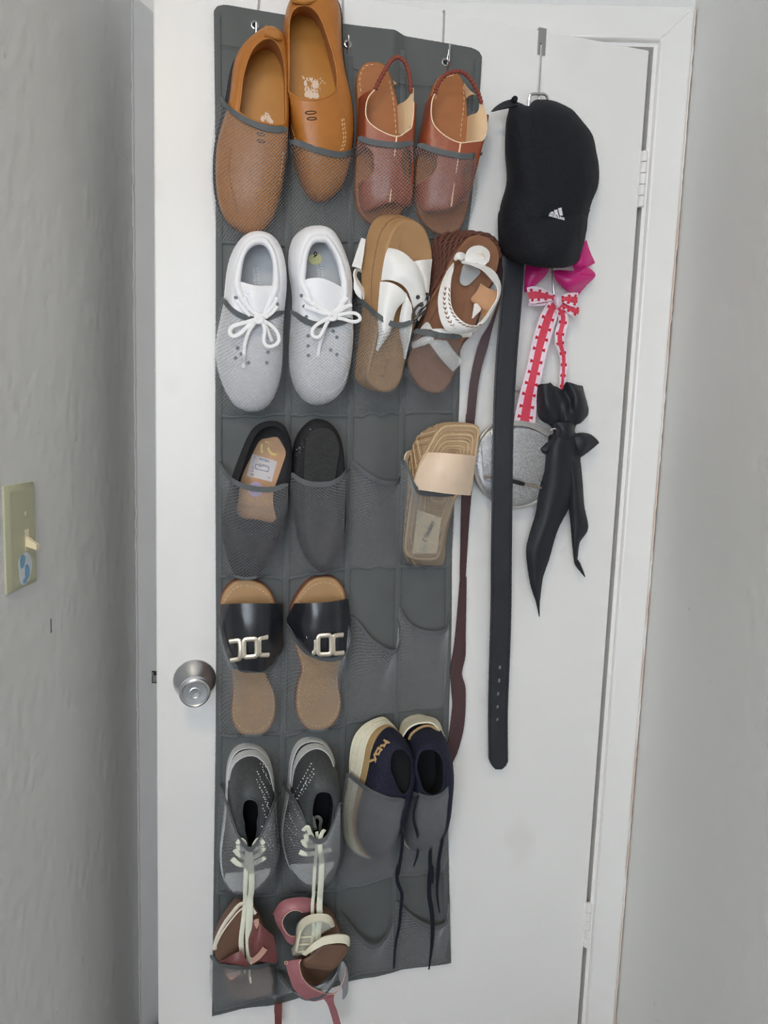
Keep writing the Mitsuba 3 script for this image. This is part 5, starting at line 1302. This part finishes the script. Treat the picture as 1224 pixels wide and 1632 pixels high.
q0 = hit_w(cp, LG('640,560'), .0006)[0]


def logo_piece(poly):
    p = hit(cp, LG(poly), .0016)
    return slab(np.vstack([p[i] * (1 - f) + p[(i + 1) % len(p)] * f for i in range(len(p)) for f in (0, .34, .67)]), np.vstack([p[i] * (1 - f) + p[(i + 1) % len(p)] * f - [0, 0, .002] for i in range(len(p)) for f in (0, .34, .67)]), .0002)


scene[em] = mikit.ply(cat(logo_piece('690,385 785,358 828,585 742,588'), logo_piece('582,430 668,415 704,572 612,572'), logo_piece('470,505 500,478 560,470 578,546 520,538')), 'embroidery_white', smooth=30, to_world=T(DOORM.tolist()))
labels[em] = {'label': 'white embroidered logo of three slanted bars'}
let = lettering('adidas', tuple(LG('632,622')[0]), 0.0, .0062, -9, .0022, True, shear=.05)
hp3 = hit(cp, LG('390,590 870,650 640,690 620,590'), .0008)
pl3 = np.linalg.lstsq(np.column_stack([hp3[:, :2], np.ones(4)]), hp3[:, 2], rcond=None)[0]
v = let.vertices - D(LG('632,622'), 0.0)[0] + np.append(hp3.mean(0)[:2], 0)
cshift = hit(cp, LG('632,622'), .0008)[0]
v[:, :2] += cshift[:2] - hp3.mean(0)[:2]
v[:, 2] += v[:, :2] @ pl3[:2] + pl3[2]
part(em, 'lettering', trimesh.Trimesh(v, let.faces, process=False), 'embroidery_white', 'white embroidered word', smooth=False)

# --- black belt
bl = thing('black_belt', 'black leather belt with five holes hanging from under the cap', 'belt')
ledge = np.vstack([O('310,200 290,400 265,700 238,1000 220,1300'), P('185,300 178,800 172,1200'), Q('428,300 420,600 413,900 410,1100 413,1440')])
redge = np.vstack([O('445,200 440,400 420,700 395,1000 375,1300'), P('318,300 310,800 306,1200'), Q('580,300 572,600 560,900 553,1100 555,1460')])
wz = np.r_[[.040, .042, .044, .046, .048, .050, .050, .044, .034], [.028, .025, .022, .019, .017]]
nb = 640
LB, RB = spl(ledge, nb, False), spl(redge, nb, False)
wb = np.interp(np.linspace(0, 1, nb), np.linspace(0, 1, len(wz)), wz)
tipL = Q('425,1468 445,1496 465,1515'); tipR = Q('540,1490 520,1510 505,1518')
LB = np.vstack([LB, tipL]); RB = np.vstack([RB, tipR]); wb = np.r_[wb, [.0168, .0167, .0166]]
LM, RM = D(LB, wb), D(RB, wb)
cols = []
for f in np.linspace(0, 1, 41):
    q = LM * (1 - f) + RM * f
    q[:, 2] += .0010 * (1 - (2 * f - 1) ** 6)
    cols.append(q)
bm = grid(np.array(cols).transpose(1, 0, 2))
import shapely
HOLES = Q('490,758 487,856 482,957 480,1057 480,1153')
keep = np.ones(len(bm.faces), bool)
for h in HOLES:
    hp = D(np.array([[h[0] + 2.3 * math.cos(b), h[1] + 3.7 * math.sin(b)] for b in np.linspace(0, 2 * math.pi, 24, endpoint=False)]), .0205)[:, :2]
    keep &= ~shapely.contains_xy(sg.Polygon(hp), bm.triangles_center[:, 0], bm.triangles_center[:, 1])
bm.update_faces(keep)
part(bl, 'strap', thicken(bm, .0026), 'belt_black', smooth=30)
for f in (.10, .90):
    q = (LM * (1 - f) + RM * f)[60:-3]; q[:, 2] += .0023
    part(bl, 'edge_ridge', sweep(q, .0008, .0008, sides=6), 'belt_black')

# --- brown belt behind the organizer's edge
bb = thing('brown_belt', 'narrow dark brown leather belt hanging between the organizer and the black belt', 'belt')
le_ = np.vstack([O('250,430'), E('1190,600 1130,800 1070,900 1030,1000 975,1250 945,1550'), G('955,60 940,400 922,700 915,1000 910,1350'), I('912,100 878,500 850,700 838,820 850,1000 850,1080 832,1240 815,1380'), Q('120,1440 122,1508')])
re_ = np.vstack([O('275,330'), E('1215,560 1160,790 1110,980 1080,1080 1035,1280 1007,1550'), G('1015,60 1010,400 988,700 965,1000 945,1350'), I('955,100 950,500 945,700 922,815 945,900 950,1050 935,1230 895,1390'), Q('165,1430 135,1500')])
wz = np.interp(np.linspace(0, 1, len(le_)), [0, .3, 1], [.018, .012, .008])
R_ = np.array([D(spl(le_, 160, False, np.linspace(0, 1, len(le_))), np.interp(np.linspace(0, 1, 160), np.linspace(0, 1, len(wz)), wz)), D(spl(re_, 160, False, np.linspace(0, 1, len(re_))), np.interp(np.linspace(0, 1, 160), np.linspace(0, 1, len(wz)), wz) + .003 * np.sin(np.linspace(0, 9, 160)))])
part(bb, 'strap', thicken(grid(np.array([R_[0] * (1 - f) + R_[1] * f for f in np.linspace(0, 1, 8)]).transpose(1, 0, 2)), .0030), 'belt_brown', smooth=30)

# --- magenta bow
mb = thing('magenta_bow', 'magenta satin hair bow peeking out below the cap', 'bow')
part(mb, 'loop', sheet([(O('470,330 560,360 640,390'), [.020, .028, .026]), (O('455,420 540,430 615,440'), [.022, .034, .028]), (O('450,500 510,500 580,485'), [.022, .030, .026]), (O('445,582 475,580 520,540'), [.018, .022, .020])], .0014, 20, 20), 'magenta_satin', smooth=60)
part(mb, 'loop', sheet([(O('800,360 850,270 905,198'), [.022, .026, .020]), (O('810,400 880,340 935,290'), [.026, .036, .024]), (O('820,425 890,410 970,368'), [.022, .028, .018])], .0014, 20, 20), 'magenta_satin', smooth=60)
part(mb, 'loop', sheet([(O('660,425 740,425 830,428 915,400'), [.028, .034, .034, .026]), (O('665,455 760,470 860,470 972,458'), [.030, .042, .044, .026]), (O('685,500 760,530 840,530 920,520'), [.028, .040, .040, .026]), (O('720,540 760,575 800,590 850,602'), [.024, .028, .026, .020])], .0014, 24, 26), 'magenta_satin', smooth=60)
part(mb, 'fold', sheet([(O('915,400 860,420 815,425'), [.030, .036, .032]), (O('930,412 870,440 800,445'), [.032, .042, .034]), (O('968,455 880,455 790,440'), [.030, .040, .030])], .0012, 12, 16), 'magenta_satin', smooth=60)

# --- pink and red ribbon bow
rb = thing('ribbon_bow', 'white ribbon bow with a red stripe and long tails hanging over a silver pouch', 'bow')


def ribbon(name, cl, wl, width, n=60, stripe=True, bumps=8, roll=None):
    """centre line cl (px), depth wl, half widths in px across: a flat ribbon with a red middle stripe and small bow-shaped edge stitches"""
    c = spl(cl, n, False); w_ = np.interp(np.linspace(0, 1, n), np.linspace(0, 1, len(wl)), wl)
    hw = np.interp(np.linspace(0, 1, n), np.linspace(0, 1, len(width)), width)
    d = np.gradient(c, axis=0); d /= np.linalg.norm(d, axis=1, keepdims=True)
    nn = np.stack([-d[:, 1], d[:, 0]], 1)
    rl = np.zeros(n) if roll is None else np.interp(np.linspace(0, 1, n), np.linspace(0, 1, len(roll)), roll)
    def band(a, b, dw, k=9):
        return np.array([D(c + nn * (hw * f)[:, None], w_ + dw + rl * f) for f in np.linspace(a, b, k)]).transpose(1, 0, 2)
    p_ = part(rb, name, thicken(grid(band(-1, 1, 0)), .0009), 'ribbon_white', smooth=60)
    part(p_, 'red_stripe', thicken(grid(band(-.42, .42, .0009)), .0007), 'ribbon_red', 'red stripe', smooth=60)
    if bumps:
        ms = []
        for k in range(bumps):
            i = int((k + .6) / bumps * (n - 1))
            for sgn in (-1, 1):
                o = c[i] + nn[i] * hw[i] * .56 * sgn
                for (a0, b0) in ((-.34, .34),):
                    for dd in (-1.6, 1.6):
                        P3 = D(np.array([o - nn[i] * hw[i] * .17 * sgn + d[i] * 0.1, o + nn[i] * hw[i] * .17 * sgn + d[i] * dd]), w_[i] + .0016 + rl[i] * .56 * sgn)
                        ms.append(sweep(np.array([P3[0], (P3[0] + P3[1]) / 2, P3[1]]), [.0011, .0012, .0014], .0004, sides=6))
        part(p_, 'edge_stitches', cat(*ms), 'ribbon_stitch', 'small red bow-shaped stitches', smooth=False)


ribbon('tail', O('668,672 630,760 590,880 555,1010 525,1150 490,1300 465,1430 447,1550'), [.044, .042, .040, .039, .038, .038, .036, .034], [10, 13.5, 14, 13, 13, 14, 15.5, 17], 70, True, 11, [.004, .002, -.003, -.002, .003, .004])
ribbon('tail', O('705,700 735,780 715,880 712,960 735,1050 738,1150 730,1250 722,1310'), [.040, .038, .034, .034, .034, .034, .032, .032], [8, 8, 8.5, 8, 6.5, 6, 5, 4], 60, True, 8, [.006, -.004, .006, -.004, .004])
ribbon('loop', O('475,612 520,606 580,612 640,622 685,632'), [.044, .050, .052, .050, .046], [13, 14, 11, 7, 4], 36, True, 4, [.003, .003, .002])
ribbon('loop', O('480,650 530,655 590,652 640,645 680,638'), [.038, .042, .044, .044, .044], [7, 7.5, 7, 5, 3], 30, True, 0)
ribbon('loop', O('712,640 750,635 795,640 840,645'), [.044, .048, .048, .042], [4, 8, 11, 12], 30, True, 3)
ribbon('loop', O('715,690 760,690 805,715 850,735'), [.040, .042, .042, .036], [5, 8, 9.5, 9], 30, True, 3)
part(rb, 'knot', sheet([(O('665,625 690,612 715,622'), [.048, .054, .048]), (O('668,645 692,640 718,645'), [.050, .058, .050]), (O('675,680 695,690 715,680'), [.048, .054, .048])], .002, 12, 12), 'ribbon_white', smooth=60)

# --- silver glitter pouch
pc = thing('glitter_pouch', 'round silver glitter pouch hanging behind the black belt and scarf', 'pouch')
cpx = np.array([P('330,560')[0] + np.array([66.5 * math.cos(b), 71.0 * math.sin(b)]) for b in np.linspace(0, 2 * math.pi, 72, endpoint=False)])
b0 = D(cpx, .004); b1 = D(cpx, .024); cc = b1.mean(0)
rows = [b0, b1]
for f, w in ((.97, .028), (.90, .031), (.75, .033), (.5, .0345), (.2, .0355), (.02, .0355)):
    q = cc + (b1 - cc) * f; q[:, 2] = w + .003 * (meshkit.fbm(q * 30, 3) - .5); rows.append(q)
part(pc, 'body', grid(np.array(rows), True), 'silver_glitter', smooth=50)
part(pc, 'piping', sweep(np.vstack([b1, b1[:2]]) + [0, 0, .002], .0034, .0034, sides=10), 'silver_vinyl', 'plain silver piping')
part(pc, 'piping', sweep(np.vstack([b0, b0[:2]]) + [0, 0, .003], .0028, .0028, sides=10), 'silver_vinyl')
part(pc, 'top_band', sheet([(P('175,360 240,310 330,288 430,300 560,350'), [.034, .036, .037, .036, .034]), (P('180,400 250,340 330,322 430,335 545,395'), [.037, .039, .040, .039, .037])], .0020, 8, 30), 'silver_vinyl')
part(pc, 'flap', sheet([(P('110,420 200,370 330,340 450,350 545,400'), [.036, .038, .040, .039, .036]), (P('120,560 220,560 330,600 420,620 530,560'), [.038, .041, .044, .042, .038]), (P('130,680 220,690 330,700 430,705 500,680'), [.036, .039, .040, .039, .036])], .0018, 20, 30), 'silver_glitter', smooth=60)
part(pc, 'zip', cord(P('130,655 200,660 290,680 360,690 420,705 500,725'), [.042, .043, .044, .044, .043, .041], .0018, n=40), 'zip_gold', 'brownish zip')
part(pc, 'zip_knot', cord(P('310,680 350,690 385,700'), [.047, .049, .047], .0034, n=14), 'black_knit', 'black knotted zip pull')
part(pc, 'strap_loop', cord(P('85,560 95,480 130,400 180,340'), [.022, .024, .026, .026], .0024, n=30), 'silver_vinyl')
part(pc, 'carry_strap', cord(np.vstack([O('350,1260 380,1290 430,1320'), P('330,80 372,110 430,150')]), [.016, .018, .020, .018, .018, .018], .0020, n=30, flat=.5), 'silver_vinyl')

# --- black scarf with a ruffled top
sc_ = thing('black_scarf', 'black satin scarf scrunchie with a ruffled top and long pointed tails', 'scarf')
r1 = P('472,58 500,50 540,46 558,42 578,62 605,72 640,86 658,42 690,42 730,56 766,62')
rows = [(r1, [.034, .046, .052, .046, .044, .040, .036, .046, .052, .046, .034]),
        (P('470,110 510,110 550,110 590,115 620,120 650,122 680,118 710,112 740,112 765,115 780,118'), [.034, .052, .056, .050, .050, .044, .048, .056, .058, .050, .034]),
        (P('474,180 515,185 555,190 595,195 625,195 655,195 685,190 715,188 745,188 775,190 799,185'), [.034, .054, .060, .056, .052, .054, .050, .058, .060, .052, .034]),
        (P('485,262 525,268 560,272 595,275 625,278 650,278 675,275 705,275 735,280 765,285 797,255'), [.034, .046, .052, .054, .048, .052, .054, .050, .050, .044, .034]),
        (P('530,300 550,305 570,310 595,315 620,318 640,320 660,318 680,315 700,312 715,310 728,305'), [.034, .040, .044, .046, .044, .048, .046, .044, .042, .040, .034])]
part(sc_, 'ruffle', sheet(rows, .0020, 40, 70), 'satin_black', smooth=60)
part(sc_, 'knot', sheet([(P('540,300 580,300 640,300 690,300 725,310'), [.030, .048, .056, .050, .032]), (P('585,350 610,350 650,350 690,350 712,352'), [.030, .050, .060, .052, .032]), (P('560,400 600,400 650,400 700,395 725,375'), [.030, .048, .056, .048, .030])], .003, 20, 24), 'satin_black', smooth=60)
part(sc_, 'tail', sheet([(P('560,380 620,380 680,380 730,390'), [.032, .052, .050, .032]), (P('510,500 590,500 680,500 752,510'), [.030, .054, .048, .030]), (P('490,680 580,680 670,690 750,660'), [.030, .050, .046, .028]), (P('470,860 550,860 620,860 682,848'), [.030, .046, .042, .030]), (P('420,1040 500,1030 550,1020 605,1000'), [.030, .044, .040, .030]), (P('402,1130 460,1150 510,1160 552,1180'), [.030, .040, .038, .030]), (P('430,1350 455,1345 475,1340 505,1330'), [.028, .034, .034, .028]), (P('468,1470 475,1470 482,1465 490,1455'), [.026, .028, .028, .026]), (P('486,1562 487,1563 488,1563 489,1562'), [.025] * 4)], .0016, 60, 24, across='pchip'), 'satin_black', smooth=60)
part(sc_, 'tail', sheet([(P('660,560 700,560 755,560'), [.034, .044, .032]), (P('670,700 720,700 768,700'), [.030, .042, .028]), (P('680,850 730,860 778,840'), [.028, .038, .026]), (P('692,960 740,970 803,985'), [.028, .036, .026]), (P('702,1080 722,1090 745,1090'), [.028, .034, .028]), (P('712,1180 722,1182 734,1180'), [.028, .032, .028]), (P('718,1215 735,1215 750,1212'), [.028, .032, .028]), (P('783,1302 784,1303 786,1303'), [.026] * 3)], .0016, 50, 16, across='pchip'), 'satin_black', smooth=60)
part(sc_, 'leaf', sheet([(P('715,375 720,400 735,470 755,525'), [.036, .042, .044, .036]), (P('770,368 780,400 785,460 790,500'), [.036, .046, .046, .036]), (P('830,385 830,410 828,440 830,470'), [.032, .036, .036, .032]), (P('873,428 874,430 874,431 873,433'), [.028] * 4)], .0018, 24, 16), 'satin_black', smooth=60)
part(sc_, 'leaf', sheet([(P('560,420 540,480 520,510'), [.040, .044, .036]), (P('510,450 500,475 498,500'), [.036, .040, .034]), (P('480,472 481,474 482,476'), [.032] * 3)], .0018, 14, 12), 'satin_black', smooth=60)
part(sc_, 'loose_thread', cord(P('560,350 580,340 605,345'), [.044, .046, .046], .0009, n=16), 'ribbon_white')

# ================================================================== the pockets: netting stretched over what they hold
def dense(t, only=None):
    out = []
    for m, nm in zip(MESHES[t], NAMES[t]):
        if 'lace' in nm or nm in ('strap_end', 'ankle_strap', 'chain_link'): continue
        m2 = m
        a = m2.area_faces
        tri = m2.triangles
        n = np.clip(np.ceil(np.sqrt(a) / .0022).astype(int), 1, 12)
        for k in np.unique(n):
            T_ = tri[n == k]
            for i in range(k + 1):
                for j in range(k + 1 - i):
                    out.append((T_[:, 0] * (i / k) + T_[:, 1] * (j / k) + T_[:, 2] * ((k - i - j) / k)))
    return np.vstack(out)


DENSE = {}


def obstacle(things, wmax=.2):
    """height of the things over the (u, v) plane, on a 2 mm raster"""
    P_ = []
    for t in things:
        if t not in DENSE: DENSE[t] = dense(t)
        P_.append(DENSE[t])
    P_ = np.vstack(P_) if P_ else np.zeros((0, 3))
    P_ = P_[P_[:, 2] < wmax]
    Hm = np.zeros((260, 920))                     # u 0..0.52+, v 0.3..2.1
    iu = ((P_[:, 0] - .04) / .0020).astype(int); iv = ((P_[:, 1] - .28) / .0020).astype(int)
    ok = (iu >= 0) & (iu < 260) & (iv >= 0) & (iv < 920)
    np.maximum.at(Hm, (iu[ok], iv[ok]), P_[ok, 2])
    return maximum_filter(Hm, 3)


def look_up(Hm, u, v):
    iu = np.clip(((u - .04) / .0020).astype(int), 0, 259); iv = np.clip(((v - .28) / .0020).astype(int), 0, 919)
    return Hm[iu, iv]


def net_threads(S, pitch_x=.0060, pitch_y=.0048, r=.00028):
    """diamond netting over the surface S (m rows up, n columns across): two families of diagonal threads"""
    m, n = S.shape[:2]
    wd = np.linalg.norm(np.diff(S[m // 2, :, :2], axis=0), axis=1).sum()
    ht = np.linalg.norm(np.diff(S[:, n // 2, :2], axis=0), axis=1).sum()
    na, nb = max(wd / pitch_x, 4), max(ht / pitch_y, 4)
    ring, V, Fc, at = None, [], [], 0
    from scipy.ndimage import map_coordinates

    def surf(s, t):
        c = np.stack([t * (m - 1), s * (n - 1)])
        return np.stack([map_coordinates(S[..., k], c, order=1, mode='nearest') for k in range(3)], 1)
    for sg_ in (-1, 1):
        lo = 0 if sg_ > 0 else 0
        for k in np.arange(-int(na) - 1, int(nb) + 2):
            # lines b = k + sg * a, with a in [0, na], b in [0, nb]
            kk = k if sg_ > 0 else k + int(na) + 1
            a0, a1 = 0.0, na
            if sg_ > 0: a0, a1 = max(0, -kk), min(na, nb - kk)
            else: a0, a1 = max(0, kk - nb), min(na, kk)
            if a1 - a0 < .3: continue
            a = np.linspace(a0, a1, max(int((a1 - a0) * 1.6) + 2, 3))
            b = kk + sg_ * a
            p = surf(a / na, np.clip(b / nb, 0, 1))
            tg = np.gradient(p, axis=0); tg /= np.maximum(np.linalg.norm(tg, axis=1, keepdims=True), 1e-9)
            up = np.array([0, 0, 1.0]) - tg * tg[:, 2:3]; up /= np.maximum(np.linalg.norm(up, axis=1, keepdims=True), 1e-6)
            sd = np.cross(tg, up)
            q = p + up * (.00025 if sg_ > 0 else 0)
            R = np.stack([q + sd * r, q + up * r * .8, q - sd * r], 1)
            c = len(p)
            i = np.arange(c - 1)[:, None] * 3 + np.array([[0, 1]]) + at
            i = i.reshape(-1)
            V.append(R.reshape(-1, 3))
            Fc.append(np.vstack([np.stack([i, i + 1, i + 4], 1), np.stack([i, i + 4, i + 3], 1)]))
            at += 3 * c
    return trimesh.Trimesh(np.vstack(V), np.vstack(Fc), process=False)


SEAM = [PX('348,165 349,420 348,700 349,1000 348,1200 345,1400 343,1610'), PX('458,165 459,400 459,640 458,800 455,1000 450,1200 444,1440 440,1590'),
        PX('560,220 559,440 559,660 556,800 553,950 548,1120 543,1300 538,1555'), PX('642,200 642,500 641,660 638,800 634,960 632,1110 629,1300 628,1548'),
        PX('750,290 732,455 728,650 718,860 716,1000 711,1200 712,1400 715,1533')]


def seam_x(i, y):
    s_ = SEAM[i]; return np.interp(y, s_[:, 1], s_[:, 0])


ROWB = [[388, 390, 384, 378, 376], [662, 662, 662, 658, 656], [920, 922, 906, 902, 905], [1172, 1172, 1158, 1132, 1126], [1424, 1428, 1420, 1395, 1392], [1610, 1590, 1560, 1546, 1532]]


def pocket(row, colm, top_px, things, free=True, sag=0.0, bulge=(0, 0), wmax=.2, floor=.0085, band=.0085):
    m, n = 54, 34
    top = spl(top_px, n, False, np.linspace(0, 1, len(top_px))) if False else spl(top_px, n, False)
    bl_, br_ = ROWB[row][colm], ROWB[row][colm + 1]
    s = np.linspace(0, 1, n); t = np.linspace(0, 1, m)
    yb = bl_ * (1 - s) + br_ * s + (meshkit.noise(np.stack([s * 5, s * 0 + row, s * 0 + colm], -1)) - .5) * 5
    xb = seam_x(colm, bl_) * (1 - s) + seam_x(colm + 1, br_) * s
    PXg = np.zeros((m, n, 2))
    for i, tt in enumerate(t):
        y = yb * (1 - tt) + top[:, 1] * tt
        xl, xr = seam_x(colm, y[0]), seam_x(colm + 1, y[-1])
        e = tt ** 1.5
        x = (xb * (1 - tt) + top[:, 0] * tt)
        xs = xl * (1 - s) + xr * s
        ex = np.sin(math.pi * tt)
        x = xs * (1 - e) + x * e - bulge[0] * ex * (1 - s) ** 2 + bulge[1] * ex * s ** 2
        PXg[i] = np.stack([x, y], 1)
    Hm = obstacle(things, wmax)
    W_ = np.full((m, n), floor)
    puff = np.sin(math.pi * s)[None] * (t[:, None] ** .8) * (.012 + sag)
    pl_ = np.minimum(.5, 1.0)
    for it in range(7):
        g = D(PXg.reshape(-1, 2), W_.ravel()).reshape(m, n, 3)
        obs = look_up(Hm, g[..., 0], g[..., 1])
        obs = np.where(obs > 0, obs + .0016, 0)
        W2 = np.maximum(W_, obs)
        for _ in range(150):
            a = W2.copy()
            a[1:-1, 1:-1] = .25 * (W2[:-2, 1:-1] + W2[2:, 1:-1] + W2[1:-1, :-2] + W2[1:-1, 2:])
            a[-1, 1:-1] = .5 * a[-2, 1:-1] + .25 * (W2[-1, :-2] + W2[-1, 2:])
            a[:, 0] = a[:, -1] = floor; a[0] = floor
            W2 = np.maximum(a, np.maximum(obs, floor + puff * (0.6 if not things else 0.0)))
            W2[:, 0] = np.maximum(floor, obs[:, 0]); W2[:, -1] = np.maximum(floor, obs[:, -1]); W2[0] = np.maximum(floor, obs[0])
        W_ = gaussian_filter(W2, .8, mode='nearest')
        W_ = np.maximum(W_, obs)
    g = D(PXg.reshape(-1, 2), W_.ravel()).reshape(m, n, 3)
    if not things:
        sp_ = np.stack([np.broadcast_to(s * 5 + colm * 3, (m, n)), np.broadcast_to(t[:, None] * 1.2 + row, (m, n)), np.zeros((m, n))], -1)
        g[..., 2] += (np.sin(math.pi * s)[None] * np.minimum(1, t[:, None] * 4)) * .012 * (meshkit.fbm(sp_, 2, row * 7 + colm) - .35)
        g[..., 2] = np.maximum(g[..., 2], floor)
    k = part(org, 'mesh_pocket', net_threads(g), 'net_thread', smooth=False)
    labels[k] = {'label': f'see-through mesh pocket', 'kind': 'stuff'}
    # the elastic binding along its mouth
    e0 = g[-1].copy(); d = g[-1] - g[-2]; d /= np.maximum(np.linalg.norm(d, axis=1, keepdims=True), 1e-9)
    up_dir = np.array([0, 1.0, 0.0]) * .8 + d * .2
    ww = np.interp(s, [0, .08, .92, 1], [.45, 1, 1, .45])[:, None] * band
    e1 = e0 + up_dir * ww
    ob2 = look_up(Hm, e1[:, 0], e1[:, 1]); e1[:, 2] = np.maximum(e1[:, 2], np.where(ob2 > 0, np.minimum(ob2 + .0016, e0[:, 2] + .006), 0))
    bandm = np.array([e0 * (1 - f) + e1 * f + [0, 0, .0009] for f in np.linspace(0, 1, 4)])
    for q in bandm: q[:, 2] = gaussian_filter(q[:, 2], 1.0, mode='nearest')
    part(k, 'elastic_band', thicken(grid(bandm), .0013), 'grey_binding', 'grey elastic binding', smooth=50)
    # hem strip along its bottom
    part(k, 'hem', sweep(g[0] + [0, 0, .0002], .0024, .0007, sides=6), 'grey_binding', smooth=50)


pocket(0, 0, A('130,725 180,800 260,872 360,930 460,970 560,988 645,975'), ['loafer'], bulge=(12, 0))
pocket(0, 1, A('655,1060 760,1105 860,1140 960,1165 1080,1170 1165,1115'), ['loafer_001'], bulge=(0, 0))
pocket(0, 2, B('138,1040 200,1068 300,1090 420,1102 480,1098 550,1080'), ['slingback_sandal'], bulge=(0, 13))
pocket(0, 3, B('580,1090 680,1130 780,1158 880,1178 940,1185 1040,1170'), ['slingback_sandal_001'], bulge=(0, 10))
pocket(1, 0, C('150,640 220,730 280,775 400,815 500,800 620,745'), ['white_sneaker'], wmax=.16, bulge=(8, 0))
pocket(1, 1, C('665,740 760,815 840,845 940,850 1040,835 1118,800'), ['white_sneaker_001'], wmax=.16)
pocket(1, 2, E('100,615 200,705 290,785 400,845 480,850 552,820'), ['platform_sandal'], wmax=.094, bulge=(0, 4))
pocket(1, 3, E('545,890 620,905 700,918 780,930 860,935 915,930'), ['wedge_sandal'], wmax=.092)
pocket(2, 0, F('140,420 165,480 230,560 350,615 450,632 560,628 655,585'), ['black_flat'])
pocket(2, 1, F('668,500 740,560 820,590 900,595 980,585 1060,535 1110,470'), ['black_flat_001'])
pocket(2, 2, G('85,405 180,495 280,560 380,585 440,570 462,480'), [], sag=.010)
pocket(2, 3, G('465,400 530,500 590,640 690,665 790,668 860,660'), ['straw_slide'], wmax=.092, bulge=(0, 4))
pocket(3, 0, H('135,430 160,560 215,720 300,800 420,808 510,800 570,720 622,600'), ['black_slide'], wmax=.060)
pocket(3, 1, H('645,450 700,560 780,660 880,710 980,728 1060,700 1120,600 1105,470'), ['black_slide_001'], wmax=.086)
pocket(3, 2, I('80,395 150,465 230,570 320,640 410,672 452,600 445,420'), [], sag=.016)
pocket(3, 3, I('447,310 500,430 560,490 640,522 740,525 800,500 832,330'), [], sag=.010)
pocket(4, 0, J('140,430 205,620 290,840 370,930 430,860 520,660 592,470'), ['high_top_sneaker'], wmax=.16)
pocket(4, 1, J('612,420 700,560 780,720 850,860 920,860 980,760 1048,560'), ['high_top_sneaker_001'], wmax=.16)
pocket(4, 2, K('150,540 230,605 320,675 420,720 500,742 585,735'), ['navy_sneaker'], wmax=.16, bulge=(4, 12))
pocket(4, 3, K('520,640 640,690 720,715 800,728 860,705 915,640'), ['navy_sneaker_001'], wmax=.16, bulge=(0, 4))
pocket(5, 0, L('70,580 110,635 200,670 320,680 440,675 572,640'), ['maroon_sandal'], bulge=(8, 0), wmax=.093)
pocket(5, 1, L('575,700 620,775 700,860 800,915 900,895 980,815 1042,650'), ['mauve_sandal'], wmax=.085)
pocket(5, 2, M('95,345 170,455 260,565 330,610 400,590 460,520 505,390'), [], sag=.018)
pocket(5, 3, M('515,265 620,380 700,440 790,470 870,452 912,380 918,200'), [], sag=.012, bulge=(0, 4))
